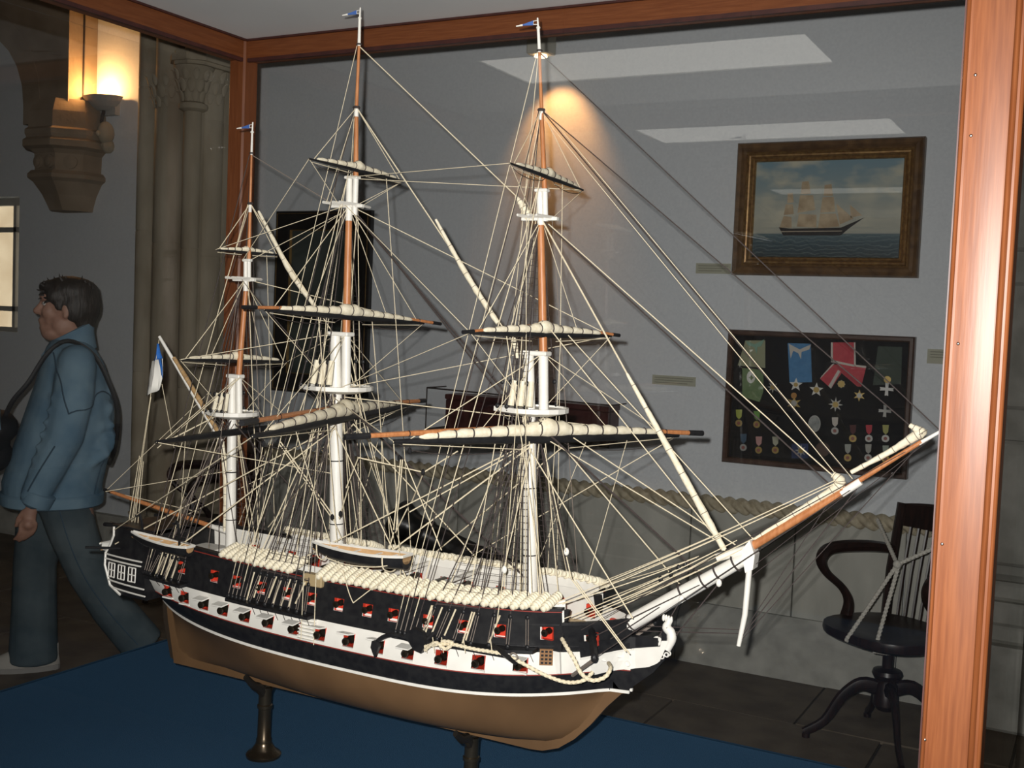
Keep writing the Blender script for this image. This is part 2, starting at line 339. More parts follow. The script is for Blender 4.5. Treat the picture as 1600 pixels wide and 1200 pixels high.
# bowl uplight above a small carved head
sc = empty('wall_sconce', (-5.98, 5.28, 2.87), 'grey half-bowl uplight glowing warm above the corbel', 'lamp')
def halfbowl(c, r, h, n=12):
    rings = []
    for k, (rr_, hh) in enumerate(((.35, 0), (.62, .25), (.85, .6), (1.0, 1.0), (.95, 1.0), (.8, .62), (.55, .28))):
        rings.append([(c[0]+rr_*r*1.25*math.cos(a), c[1]-rr_*r*math.sin(a), c[2]+hh*h) for a in [math.pi*j/n for j in range(n+1)]])
    return MB().loft(rings, caps=True)
halfbowl((-5.96, 5.34, 2.90), .13, .085).build('bowl', mat('sconce_plaster', (.42, .42, .40), .7), sc)
MB().box((-6.06, 5.33, 2.87), (-5.86, W+.01, 2.99)).build('back_plate', mat('sconce_plaster', (.42, .42, .40), .7), sc)
MB().lathe([(.015, 0), (.018, .03)], (-5.96, 5.305, 2.95)).build('bulb', emit('bulb_glow', (1, .75, .42), 14), sc)
MB().tube([(-5.96, 5.33, 2.91), (-5.95, 5.30, 2.83), (-5.95, 5.33, 2.77)], .012).build('bracket', roped, sc)
light('sconce_glow', 'POINT', (-5.96, 5.235, 3.03), 6.5, (1, .50, .17), .03)
hd = MB().ell((-5.92, 5.31, 2.75), (.05, .06, .075), 12, 8).ell((-5.92, 5.25, 2.74), (.014, .02, .02), 8, 5)
tag(hd.ell((-5.92, 5.33, 2.67), (.035, .05, .05), 10, 6).build('carved_head', limest, smooth=True), 'small carved stone head on the wall below the uplight', 'carving')
# little square spotlight washing the wall between the masts
sl = empty('picture_spotlight', (-2.66, 5.15, 3.02), 'small pale square spotlight hung close to the grey wall', 'lamp')
MB().bbox((-2.72, 5.10, 2.98), (-2.60, 5.20, 3.09), .006).build('housing', mat('spot_housing', (.55, .53, .45), .6), sl)
MB().tube([(-2.66, 5.15, 3.09), (-2.66, 5.15, ZC)], .003).build('cable', roped, sl)
MB().lathe([(.03, 0), (.034, -.012)], (-2.66, 5.15, 2.981), (0, 0, 1)).build('lens', emit('spot_lens', (1, .7, .4), 3), sl)
light('spotlight_beam', 'SPOT', (-2.645, 5.14, 2.965), 15, (1, .45, .14), .02, rot=(R(33), 0, 0), spot_size=R(74), spot_blend=.75)
# ================================================================== DISPLAY CASE
def lb(m_, name, material, parent, smooth=False):         # mesh already in the parent's own axes
    ob = bpy.data.objects.new(name, m_.mesh(name, material, (0, 0, 0), smooth)); COL.objects.link(ob); ob.parent = parent; return ob
CZ = .5; TZ = 2.535
case = empty('display_case', (-1.45, 2.2, 0), 'large mahogany-framed glass display case with blue carpeted base', 'display case')
MB().bbox((-2.81, 1.40, 0), (-.08, 3.005, CZ-.008), .006).build('plinth', mahogx, case)
MB().box((-2.81, 1.40, CZ-.008), (-.08, 3.005, CZ)).build('carpet', carpet, case)['label'] = 'blue carpet covering the base'
def post(x0, x1, y0, y1):
    m = MB().bbox((x0, y0, CZ), (x1, y1, TZ), .006); return m
post(-2.69, -2.622, 2.93, 3.0).build('post', mahog, case)
post(-2.69, -2.622, 1.47, 1.53).build('post', mahog, case)
post(-.222, -.190, 2.95, 3.0).build('post', mahog, case)
# moulded front corner post
fp = MB().bbox((-.186, 1.475, CZ), (-.118, 1.54, TZ), .003).build('post', mahog, case)
MB().box((-.190, 1.485, CZ), (-.185, 1.535, TZ)).build('inner_bead', darkbead, fp)
def strip(x0, x1, y, bulge, n=6):
    prof = [(x0 + (x1-x0)*k/n, y - bulge*math.sin(math.pi*k/n)) for k in range(n+1)]
    return MB().loft([[(a, b, z) for a, b in prof] + [(x1, y+.004, z), (x0, y+.004, z)] for z in (CZ, TZ)])
strip(-.187, -.1815, 1.475, .004).build('moulding', mahog, fp, True)
strip(-.1785, -.1335, 1.475, .0012).build('moulding', mahog, fp, True)
strip(-.1320, -.1245, 1.475, .0045).build('moulding', mahog, fp, True)
strip(-.1230, -.1170, 1.477, .003).build('moulding', mahog, fp, True)
MB().bbox((-2.69, 2.945, 2.468), (-.19, 3.0, TZ), .004).build('rail', mahogx, case)
MB().bbox((-2.69, 1.47, 2.468), (-.118, 1.53, TZ), .004).build('rail', mahogx, case)
MB().bbox((-2.69, 1.53, 2.468), (-2.63, 2.945, TZ), .004).build('rail', mahogy, case)
MB().bbox((-.19, 1.53, 2.468), (-.13, 2.945, TZ), .004).build('rail', mahogy, case)
MB().box((-2.62, 2.940, 2.462), (-.22, 2.952, 2.474)).build('glazing_bead', darkbead, case)
MB().box((-2.64, 1.53, 2.462), (-2.628, 2.93, 2.474)).build('glazing_bead', darkbead, case)
MB().box((-2.62, 2.935, 2.531), (-.20, 2.947, 2.540)).build('glazing_bead', darkbead, case)
MB().box((-2.632, 1.53, 2.531), (-2.62, 2.94, 2.540)).build('glazing_bead', darkbead, case)
MB().box((-2.69, 1.47, TZ+.002), (-.118, 3.0, TZ+.03)).build('top_panel', mat('case_top', (.86, .87, .86), .7, col2=(.89, .90, .89), scale=5), case)
for a, b in (((-2.79, 2.990, CZ), (-.222, 2.996, 2.468)), ((-2.622, 1.497, CZ), (-.19, 1.503, 2.468)), ((-2.80, 1.42, CZ), (-2.794, 2.996, 2.468)), ((-.163, 1.54, CZ), (-.157, 2.95, 2.468))):
    MB().box(a, b).build('glass_pane', GLASS, case)
scr = MB().ell((0, 0, 0), (.0022, .0014, .0022), 8, 5).mesh('screw', silver, smooth=True)
for p in ((1517, 212), (1524, 117), (1497, 537), (1472, 850), (1445, 1156)): put('screw', scr, fp, at(p[0], p[1], 1.4735))
for p in ((1574, 898), (1583, 898), (1556, 1069), (1565, 1069)): put('screw', scr, case, at(p[0], p[1], 2.949), scale=(1.3, 1.3, 1.3))
# ================================================================== THINGS ON THE WALL
def frame(mb_, x0, x1, z0, z1, wd, y_in, y_out, prof):    # moulded picture frame; prof = [(offset 0..1 from outer edge, depth 0..1)]
    rings = []
    for o, d in prof:
        i = o*wd; y = y_in + (y_out-y_in)*d
        rings.append([(x0+i, y, z0+i), (x1-i, y, z0+i), (x1-i, y, z1-i), (x0+i, y, z1-i)])
    return mb_.loft(rings, caps=False)
pa = empty('framed_painting', (-1.235, W, 1.9), 'gilt framed oil painting of a three-masted sailing ship on the sea', 'painting')
X0, X1, Z0, Z1 = -1.667, -.812, 1.90, 2.527
wf = mat('frame_brown', (.10, .055, .028), .4, col2=(.19, .11, .05), scale=25)
gf = mat('frame_gilt', (.40, .25, .10), .38, metal=.5, col2=(.22, .12, .05), scale=60)
frame(MB(), X0, X1, Z0, Z1, .045, W, W-.06, [(0, 0), (0, .8), (.15, 1), (.5, .85), (.8, .95), (1, .8)]).build('outer_frame', wf, pa)
frame(MB(), X0+.045, X1-.045, Z0+.045, Z1-.045, .045, W, W-.055, [(0, .88), (.12, 1), (.3, .75), (.45, .72), (.55, .85), (.7, .6), (.8, .55), (.9, .62), (1, .4)]).build('gilt_moulding', gf, pa)
cv = bpy.data.materials.new('painted_sea_and_sky'); cv.use_nodes = True; nt = cv.node_tree; N = nt.nodes; L = nt.links
tc = N.new('ShaderNodeTexCoord'); sx = N.new('ShaderNodeSeparateXYZ'); L.new(tc.outputs['Object'], sx.inputs[0])
rp = N.new('ShaderNodeValToRGB'); mr = N.new('ShaderNodeMapRange'); mr.inputs[1].default_value = .09; mr.inputs[2].default_value = .54
L.new(sx.outputs['Z'], mr.inputs[0]); L.new(mr.outputs[0], rp.inputs[0])
els = rp.color_ramp.elements; els[0].position = 0; els[0].color = (.022, .040, .048, 1); els[1].position = 1; els[1].color = (.20, .33, .40, 1)
for p, c in ((.14, (.045, .085, .105)), (.235, (.09, .15, .17)), (.25, (.46, .46, .38)), (.5, (.44, .46, .40)), (.75, (.28, .37, .39))):
    e = els.new(p); e.color = (*c, 1)
nz = N.new('ShaderNodeTexNoise'); nz.inputs['Scale'].default_value = 7; nz.inputs['Detail'].default_value = 6; mpn = N.new('ShaderNodeMapping'); mpn.inputs['Scale'].default_value = (1, 1, 2)
L.new(tc.outputs['Object'], mpn.inputs[0]); L.new(mpn.outputs[0], nz.inputs['Vector'])
r2 = N.new('ShaderNodeValToRGB'); r2.color_ramp.elements[0].position = .45; r2.color_ramp.elements[1].position = .7; L.new(nz.outputs['Fac'], r2.inputs[0])
gt = N.new('ShaderNodeMath'); gt.operation = 'GREATER_THAN'; gt.inputs[1].default_value = .23; L.new(sx.outputs['Z'], gt.inputs[0])
mu = N.new('ShaderNodeMath'); mu.operation = 'MULTIPLY'; L.new(r2.outputs[0], mu.inputs[0]); L.new(gt.outputs[0], mu.inputs[1])
mx = N.new('ShaderNodeMixRGB'); L.new(mu.outputs[0], mx.inputs[0]); L.new(rp.outputs[0], mx.inputs[1]); mx.inputs[2].default_value = (.62, .60, .47, 1)
wv = N.new('ShaderNodeTexWave'); wv.bands_direction = 'Z'; wv.inputs['Scale'].default_value = 16; wv.inputs['Distortion'].default_value = 9; wv.inputs['Detail'].default_value = 3
L.new(tc.outputs['Object'], wv.inputs['Vector'])
r3 = N.new('ShaderNodeValToRGB'); r3.color_ramp.elements[0].position = .85; r3.color_ramp.elements[1].position = 1; L.new(wv.outputs['Fac'], r3.inputs[0])
iv = N.new('ShaderNodeMath'); iv.operation = 'SUBTRACT'; iv.inputs[0].default_value = .35; iv.use_clamp = True; g2 = N.new('ShaderNodeMath'); g2.operation = 'MULTIPLY'; g2.inputs[1].default_value = .35; L.new(gt.outputs[0], g2.inputs[0]); L.new(g2.outputs[0], iv.inputs[1])
mu2 = N.new('ShaderNodeMath'); mu2.operation = 'MULTIPLY'; L.new(r3.outputs[0], mu2.inputs[0]); L.new(iv.outputs[0], mu2.inputs[1])
mx2 = N.new('ShaderNodeMixRGB'); L.new(mu2.outputs[0], mx2.inputs[0]); L.new(mx.outputs[0], mx2.inputs[1]); mx2.inputs[2].default_value = (.30, .38, .36, 1)
L.new(mx2.outputs[0], N['Principled BSDF'].inputs['Base Color']); N['Principled BSDF'].inputs['Roughness'].default_value = .5
XA, XB, ZA, ZB = X0+.085, X1-.085, Z0+.085, Z1-.085
cvo = MB().box((XA, W-.022, ZA), (XB, W-.015, ZB)).build('canvas', cv, pa)
def pp(u, v, d=.0226): return (XA+(XB-XA)*u, W-d, ZA+(ZB-ZA)*(1-v))    # painted point, u right, v down
psail = mat('painted_sail', (.42, .31, .19), .6, col2=(.62, .50, .33), scale=18); phull = mat('painted_hull', (.02, .016, .015), .6); pstripe = mat('painted_stripe', (.42, .36, .27), .6)
for poly in ([(.19, .69), (.275, .69), (.27, .58), (.215, .57)], [(.215, .56), (.285, .55), (.275, .45), (.225, .45)], [(.235, .44), (.28, .43), (.27, .33), (.235, .34)],
             [(.31, .68), (.445, .69), (.44, .56), (.32, .55)], [(.31, .54), (.43, .51), (.41, .36), (.32, .36)], [(.325, .35), (.395, .345), (.375, .215), (.33, .22)],
             [(.455, .70), (.60, .68), (.57, .55), (.465, .55)], [(.465, .54), (.565, .53), (.55, .38), (.475, .38)], [(.48, .37), (.545, .37), (.53, .25), (.485, .26)],
             [(.60, .66), (.69, .60), (.57, .45)], [(.67, .59), (.745, .57), (.66, .46)]):
    MB().prism([pp(*p) for p in poly], (0, .0006, 0)).build('painted_sail', psail, cvo)
MB().prism([pp(*p) for p in [(.185, .685), (.27, .70), (.61, .69), (.76, .59), (.67, .69), (.61, .77), (.22, .77)]], (0, .0006, 0)).build('painted_hull', phull, cvo)
MB().prism([pp(*p, .0229) for p in [(.20, .726), (.62, .720), (.615, .729), (.205, .735)]], (0, .0003, 0)).build('painted_stripe', pstripe, cvo)
MB().box((XA-.004, W-.0285, ZA-.004), (XB+.004, W-.0262, ZB+.004)).build('glass', PGLASS, pa)
# dark framed picture behind the main mast
dp = empty('framed_picture', (-4.15, W, 1.15), 'dark green picture in a wide black frame with gold fillets', 'picture')
X0, X1, Z0, Z1 = -4.497, -3.805, 1.155, 2.232
frame(MB(), X0, X1, Z0, Z1, .115, W, W-.04, [(0, 0), (0, .8), (.05, 1), (.8, .9), (1, .7)]).build('frame', mat('frame_black', (.012, .010, .010), .3), dp)
frame(MB(), X0+.012, X1-.012, Z0+.012, Z1-.012, .008, W, W-.0435, [(0, .8), (.5, 1), (1, .8)]).build('gold_fillet', goldm, dp)
frame(MB(), X0+.108, X1-.108, Z0+.108, Z1-.108, .010, W, W-.040, [(0, .6), (.5, 1), (1, .5)]).build('gold_fillet', goldm, dp)
MB().box((X0+.11, W-.022, Z0+.11), (X1-.11, W-.016, Z1-.11)).build('print', mat('dark_print', (.045, .06, .055), .6, col2=(.09, .11, .10), scale=3), dp)
MB().box((X0+.11, W-.029, Z0+.11), (X1-.11, W-.027, Z1-.11)).build('glass', PGLASS, dp)
# long dark wooden chest in a thin metal-edged vitrine
wc = empty('wall_chest', (-2.70, W, 1.04), 'long dark mahogany instrument chest mounted on the wall behind the foremast', 'chest')
MB().bbox((-3.19, W-.15, 1.035), (-2.235, W, 1.195), .004).build('body', chest, wc)
MB().bbox((-3.195, W-.155, 1.197), (-2.23, W, 1.225), .005).build('lid', chest, wc)
MB().box((-2.60, W-.153, 1.12), (-2.585, W-.149, 1.165)).build('lock_plate', silver, wc)
for (a, b) in (((-3.28, W-.2, 1.03), (-3.28, W-.2, 1.255)), ((-2.20, W-.2, 1.03), (-2.20, W-.2, 1.235)), ((-3.28, W-.2, 1.255), (-2.20, W-.2, 1.235)), ((-3.28, W-.2, 1.03), (-2.20, W-.2, 1.03)), ((-3.28, W-.2, 1.255), (-3.28, W, 1.255)), ((-2.20, W-.2, 1.235), (-2.20, W, 1.235)), ((-3.28, W-.2, 1.03), (-3.28, W, 1.03)), ((-2.20, W-.2, 1.03), (-2.20, W, 1.03))):
    MB().tube([a, b], .0035, 4).build('vitrine_edge', roped, wc)
MB().box((-3.28, W-.2015, 1.03), (-2.20, W-.1985, 1.235)).build('vitrine_glass', PGLASS, wc)
MB().box((-3.28, W-.2, 1.022), (-2.20, W, 1.03)).build('shelf', roped, wc)
# caption cards with small illegible print
cardm = mat('caption_card', (.46, .46, .36), .7); inkm = mat('caption_ink', (.27, .27, .21), .8)
for x0, x1, z0, z1, lab in ((-1.862, -1.685, 1.905, 1.955, 'small cream caption card left of the ship painting'), (-2.063, -1.835, 1.345, 1.392, 'small cream caption card left of the medal case'), (-.755, -.637, 1.52, 1.585, 'small cream caption card right of the medal case')):
    e = empty('caption_card', ((x0+x1)/2, W, z0), lab, 'label card', 'caption cards on the grey wall')
    MB().box((x0, W-.004, z0), (x1, W, z1)).build('card', cardm, e)
    for k in range(3): MB().box((x0+.012, W-.0046, z1-.014-.012*k), (x1-.012-.03*(k == 2), W-.004, z1-.010-.012*k)).build('text_line', inkm, e)
# medal case
mc_ = empty('medal_case', (-1.236, W, .99), 'shallow dark wooden wall case lined in black for medals', 'display case')
X0, X1, Z0, Z1 = -1.668, -.805, .991, 1.636
frame(MB(), X0, X1, Z0, Z1, .026, W, W-.055, [(0, 0), (0, .85), (.25, 1), (.75, 1), (1, .85), (1, .25)]).build('frame', mat('medal_frame', (.06, .032, .022), .35, col2=(.10, .055, .04), scale=20), mc_)
MB().box((X0+.02, W-.012, Z0+.02), (X1-.02, W-.002, Z1-.02)).build('velvet_lining', mat('black_velvet', (.006, .006, .009), .9), mc_)
MB().box((X0+.02, W-.047, Z0+.02), (X1-.02, W-.044, Z1-.02)).build('glass', PGLASS, mc_)
def mp(px, py): p = at(px, py, W-.014); return p.x, p.z
def c3(px, py, d=.0): p = at(px, py, W-.014); return Vector((p.x, W-.014-d, p.z))
def ribbon(poly, m, name, parent, d=.004, t=.003):
    return MB().prism([c3(*p, d) for p in poly], (0, t, 0)).build(name, m, parent)
grn = mat('ribbon_green', (.14, .22, .10), .7, col2=(.19, .28, .13), scale=60); sage = mat('ribbon_sage', (.33, .35, .22), .7); lgrn = mat('ribbon_pale_green', (.24, .42, .32), .6)
blu = mat('ribbon_blue', (.05, .20, .42), .6, col2=(.08, .26, .5), scale=60); red_ = mat('ribbon_red', (.50, .035, .06), .6, col2=(.60, .06, .08), scale=60)
wht = mat('ribbon_white', (.62, .58, .52), .6); drk = mat('ribbon_dark_green', (.045, .065, .05), .7); gem = mat('enamel_white', (.78, .78, .74), .3); yel = mat('medal_gold', (.55, .40, .14), .35, metal=.6); slv = mat('medal_silver', (.5, .5, .47), .35, metal=.5)
def star(c, r, n, m, parent, name='star', inner=.42, d=.006):
    c = c3(*c, d); pts_ = []
    for k in range(2*n):
        a = math.pi*k/n + math.pi/2; q = r if k % 2 == 0 else r*inner; pts_.append(c + Vector((q*math.cos(a), 0, q*math.sin(a))))
    return MB().prism(pts_, (0, .003, 0)).build(name, m, parent)
def disc(c, r, m, parent, name='disc', d=.008, sx=1): 
    q = c3(*c, d); return MB().prism([q + Vector((sx*r*math.cos(a), 0, r*math.sin(a))) for a in [2*math.pi*k/16 for k in range(16)]], (0, .003, 0)).build(name, m, parent)
def medal(px, py, label, group=None, name='medal'): return empty(name, c3(px, py), label, 'medal', group)
e = medal(1180, 640, 'wide green sash with pale green bow and oval badge', name='order_sash')
ribbon([(1165, 532), (1196, 532), (1196, 575), (1153, 571)], sage, 'ribbon', e); ribbon([(1160, 575), (1193, 578), (1193, 612), (1187, 628), (1160, 620), (1160, 590)], grn, 'ribbon', e, .003)
ribbon([(1165, 532), (1180, 538), (1195, 530), (1190, 541), (1184, 542), (1183, 553), (1179, 542), (1170, 540)], lgrn, 'bow', e, .008); disc((1174, 589), .030, gem, e, 'badge', .008, .7); star((1175, 590), .014, 4, grn, e, 'emblem', .5, .012)
e = medal(1245, 606, 'blue ribbon with cream bow and white star order', name='order_sash')
ribbon([(1231, 536), (1267, 537), (1269, 597), (1234, 598)], blu, 'ribbon', e); ribbon([(1233, 537), (1250, 546), (1268, 538), (1265, 546), (1253, 550), (1252, 561), (1248, 552), (1240, 548), (1236, 560)], wht, 'bow', e, .008)
star((1244, 601), .033, 5, gem, e); disc((1244, 601), .010, yel, e)
e = medal(1316, 600, 'crossed red and white bordered ribbon sash', name='order_sash')
ribbon([(1300, 535), (1337, 535), (1337, 570), (1330, 572), (1303, 566), (1298, 550)], red_, 'ribbon', e); ribbon([(1299, 570), (1325, 568), (1299, 607), (1282, 592)], red_, 'ribbon', e, .006); ribbon([(1320, 568), (1354, 572), (1346, 604), (1340, 604), (1312, 580)], red_, 'ribbon', e, .005)
for q in ([(1282, 592), (1284, 588), (1302, 568), (1305, 568)], [(1295, 603), (1299, 607), (1314, 580), (1310, 578)], [(1335, 535), (1337, 535), (1338, 572), (1335, 571)], [(1299, 562), (1336, 570), (1336, 573), (1299, 566)], [(1338, 570), (1354, 572), (1354, 575), (1338, 573)], [(1299, 535), (1302, 535), (1302, 565), (1299, 563)]): ribbon(q, wht, 'border', e, .010)
disc((1315, 600), .016, yel, e); star((1315, 600), .02, 8, slv, e, 'star', .6, .007)
e = medal(1387, 620, 'dark green ribbon with white flared cross', name='order_sash')
ribbon([(1372, 541), (1410, 542), (1408, 600), (1364, 602)], drk, 'ribbon', e); disc((1387, 593), .016, yel, e, 'crown')
def cross(c, r, m, parent):
    q = c3(*c, .007); pts_ = []
    for k in range(4):
        for da, rr_ in ((-.25, 1.0), (0, .86), (.25, 1.0), (.785, .28)):
            a = math.pi/2*k + da; pts_.append(q + Vector((r*rr_*math.cos(a), 0, r*rr_*math.sin(a))))
    return MB().prism(pts_, (0, .003, 0)).build('cross', m, parent)
cross((1386, 608), .032, gem, e)
e = medal(1384, 642, 'white flared cross alone at the right edge of the lining'); cross((1383, 642), .030, mat('enamel_worn', (.5, .5, .47), .5), e)
for (px, py, r, n, m, lab) in ((1208, 605, .028, 8, slv, 'small gilt star right of the green sash'), (1241, 630, .036, 6, yel, 'gold rayed star with hanging crown below the blue ribbon'), (1276, 609, .034, 5, gem, 'white star order right of the blue ribbon'), (1306, 632, .034, 8, slv, 'silver sunburst star below the red sash'), (1343, 618, .028, 6, yel, 'gold star right of the red sash'), (1252, 704, .030, 8, slv, 'pale star on a blue square at the bottom of the case')):
    e = medal(px, py, lab)
    if 'square' in lab: ribbon([(1237, 693), (1263, 693), (1263, 716), (1237, 716)], mat('ribbon_navy', (.03, .05, .14), .7), 'ribbon', e, .003)
    if 'crown' in lab: disc((1241, 618), .014, mat('crown_orange', (.45, .22, .05), .5), e, 'crown')
    star((px, py), r, n, m, e); disc((px, py), r*.4, slv if m == yel else yel, e)
e = medal(1273, 662, 'pale oval cameo medallion in the middle of the case'); disc((1273, 662), .040, slv, e, 'rim', .006, .72); disc((1273, 662), .035, mat('cameo', (.40, .42, .40), .6, col2=(.25, .27, .26), scale=40), e, 'relief', .009, .72)
e = medal(1286, 702, 'large dark bronze medallion beside the blue square'); disc((1286, 702), .034, mat('bronze_dull', (.09, .05, .035), .5), e, 'disc')
small = [(1155, 648, (.40, .45, .08), 'yellow-green'), (1183, 650, (.20, .42, .10), 'bright green'), (1162, 686, (.05, .10, .16), 'dark blue'), (1186, 690, (.55, .30, .28), 'pink and white'), (1212, 690, (.45, .45, .34), 'pale olive'),
         (1305, 660, (.66, .62, .58), 'white'), (1333, 672, (.10, .03, .03), 'dark red'), (1358, 672, (.55, .06, .08), 'crimson'), (1384, 672, (.42, .42, .14), 'mustard'), (1325, 702, (.40, .42, .38), 'grey-green'), (1357, 702, (.42, .42, .38), 'silver-grey'), (1384, 704, (.36, .42, .36), 'grey')]
for px, py, c, w_ in small:
    e = medal(px, py, f'small medal on a {w_} ribbon in the lower rows of the case', 'small medals in the lower rows')
    ribbon([(px-5, py-8), (px+5, py-8), (px+4, py+3), (px, py+7), (px-4, py+3)], mat('ribbon_'+w_.replace(' ', '_'), c, .7), 'ribbon', e)
    disc((px, py+13), .017, slv if len(w_) % 2 else yel, e, 'disc'); disc((px, py+13), .008, mat('medal_centre', (.3, .1, .08), .5), e, 'centre', .011)
# ================================================================== SWIVEL CHAIRS
def chair(loc, rz, label):
    e = empty('swivel_armchair', loc, label, 'chair', 'dark wooden swivel armchairs', rz)
    B = lambda m_, n, s=True, ma=chairm: lb(m_, n, ma, e, s)
    # local x = forward, y = left, z = up
    seat = []
    for z, k in ((.425, .90), (.435, .98), (.452, 1.0), (.470, .985), (.473, .92), (.463, .6), (.460, .2)):
        seat.append([((.235 if math.cos(a) > 0 else .225)*k*math.copysign(abs(math.cos(a))**.75, math.cos(a)), .245*k*math.copysign(abs(math.sin(a))**.75, math.sin(a)), z) for a in [2*math.pi*j/28 for j in range(28)]])
    B(MB().loft(seat), 'seat')
    for s in (-1, 1):
        B(MB().tube([(-.195, s*.215, .44), (-.215, s*.22, .65), (-.26, s*.225, .93)], [.021, .020, .018], 8), 'back_post')
        arm = catmull([(-.222, s*.222, .735), (-.10, s*.25, .748), (.06, s*.285, .742), (.115, s*.285, .70), (.10, s*.27, .645), (.03, s*.245, .58), (.0, s*.235, .52), (.02, s*.225, .455)], 5)
        B(MB().tube(arm, [.020+.006*math.sin(i*.2) for i in range(len(arm))], 8, flat=1.25), 'arm')
    rail = [(-.262-.03*math.cos(t*1.5), .235*t, .0) for t in [-1+.2*k for k in range(11)]]
    B(MB().loft([[(x-.011, y, .835+.0*abs(y)), (x+.011, y, .835), (x+.006, y, .925+.022*(1-(y/.235)**2)), (x-.012, y, .925+.022*(1-(y/.235)**2))] for x, y, _ in rail]), 'top_rail')
    for k in range(10):
        y = -.185+.041*k; B(MB().tube([(-.205-.02*math.cos(y*5), y*.93, .45), (-.235-.02*math.cos(y*5), y*.97, .65), (-.268-.025*math.cos(y*5), y, .85)], [.0085, .008, .0085], 6, flat=.7), 'back_slat')
    B(MB().lathe([(.10, .405), (.10, .425), (.03, .40), (.022, .36), (.022, .31), (.055, .30), (.06, .285), (.05, .265), (.03, .262), (.045, .24), (.05, .16), (.035, .14)][::-1], n=16), 'swivel_column')
    for k in range(4):
        a = R(45+90*k+12); d = Vector((math.cos(a), math.sin(a), 0))
        pts_ = catmull([d*.03+Vector((0, 0, .225)), d*.10+Vector((0, 0, .235)), d*.17+Vector((0, 0, .18)), d*.235+Vector((0, 0, .075)), d*.315+Vector((0, 0, .022))], 4)
        lg = B(MB().tube(pts_, [.032, .032, .031, .030, .029, .028, .026, .025, .024, .023, .022, .021, .020, .020, .020, .019, .018][:len(pts_)], 8, flat=.6), 'leg')
        lb(MB().lathe([(.016, 0), (.016, .02)], (d.x*.305, d.y*.305, 0), n=10), 'caster', chairm, lg, True)
    return e
ch = chair((-.735, 4.67, 0), math.atan2(-.82, -.57), 'dark wooden slat-back swivel armchair tied with white rope, below the medal case')
chair((-4.36, 4.62, 0), math.atan2(-.82, -.57), 'dark wooden swivel armchair partly hidden behind the stern of the model ship')
ropew = mat('white_rope', (.50, .48, .42), .85, col2=(.62, .60, .54), scale=200)
rp_ = empty('barrier_rope', (-.9, 4.5, .46), 'thin white rope knotted across the slats of the armchair', 'rope')
K = at(1402, 882, 4.48)
for a, b in ((at(1371, 812, 4.72), K), (at(1474, 850, 4.52), K), (K, at(1322, 1000, 4.47)), (K + Vector((.004, 0, -.01)), at(1366, 1018, 4.46))):
    twist(MB(), [a, b], .0085, 3, .016, 8, .25).build('rope_strand', ropew, rp_, True)
twist(MB(), [at(1322, 1000, 4.47), at(1340, 1007, 4.52), at(1358, 1008, 4.6)], .0085, 3, .016, 8, .25).build('rope_strand', ropew, rp_, True)
twist(MB(), [at(1366, 1018, 4.46), at(1385, 1021, 4.52), at(1402, 1020, 4.6)], .0085, 3, .016, 8, .25).build('rope_strand', ropew, rp_, True)
MB().ell(K, .017, 10, 6).build('knot', ropew, rp_, True)
# ================================================================== CANNON
A_ = at(617, 812, 4.5); D_ = (at(852, 932, 4.62) - A_).normalized()
cn = empty('cannon', (A_.x+.9, 4.6, 0), 'old black iron cannon resting muzzle-up behind the model ship', 'cannon')
MB().lathe([(.052, .10), (.055, .0), (.088, -.004), (.108, .012), (.110, .03), (.098, .06), (.078, .10), (.070, .15), (.078, .165), (.078, .185), (.070, .20), (.076, .42), (.084, .60), (.092, .605), (.092, .63), (.096, .64), (.108, .88), (.116, .885), (.116, .92), (.095, .95), (.035, .975), (.03, .99), (.042, 1.015), (.03, 1.04), (.005, 1.045)], A_, D_, 28).build('barrel', ironm, cn, True)
tr_ = A_ + D_*.60
MB().tube([tr_+Vector((0, -.17, 0)), tr_+Vector((0, .17, 0))], .035, 14).build('trunnion', ironm, cn, True)
for s in (-1, 1):
    b0 = tr_ + Vector((0, s*.135, 0))
    MB().prism([(b0.x-.25, b0.y-.03, .06), (b0.x+.36, b0.y-.03, .06), (b0.x+.36, b0.y-.03, .12), (b0.x+.24, b0.y-.03, .20), (b0.x+.10, b0.y-.03, max(.2, b0.z-.02)), (b0.x-.20, b0.y-.03, max(.2, b0.z-.02))], (0, .06, 0)).build('carriage_cheek', chairm, cn)
    for dx in (-.12, .26): MB().lathe([(.07, -.03), (.07, .03)], (b0.x+dx, b0.y+s*.07, .07), (0, 1, 0), 18).build('truck_wheel', chairm, cn, True)
for dx in (-.12, .26): MB().tube([(tr_.x+dx, tr_.y-.21, .07), (tr_.x+dx, tr_.y+.21, .07)], .025, 8).build('axle', chairm, cn)
# ================================================================== THE VISITOR
def remesh(mb_, name, material, parent, vox=.010, smooth=6):
    me = mb_.mesh(name+'_src', material); ob = bpy.data.objects.new(name+'_src', me); COL.objects.link(ob)
    m1 = ob.modifiers.new('r', 'REMESH'); m1.mode = 'VOXEL'; m1.voxel_size = vox
    if smooth: m2 = ob.modifiers.new('s', 'SMOOTH'); m2.factor = .5; m2.iterations = smooth
    dg = bpy.context.evaluated_depsgraph_get(); ev = ob.evaluated_get(dg); nm = bpy.data.meshes.new_from_object(ev)
    bpy.data.objects.remove(ob); nm.materials.clear(); nm.materials.append(material); nm.name = name
    nm.polygons.foreach_set('use_smooth', [True]*len(nm.polygons))
    o2 = bpy.data.objects.new(name, nm); COL.objects.link(o2); o2.parent = parent; return o2
def limb(mb_, pts_, rr_, n=14, flat=1.0, upv=None, hem=False):
    mb_.tube(pts_, rr_, n, flat=flat, upv=upv)
    for p, r in ((pts_[0], rr_[0]), (pts_[-1], rr_[-1]))[:1 if hem else 2]: mb_.ell(p, r*.98, 12, 8)
    return mb_
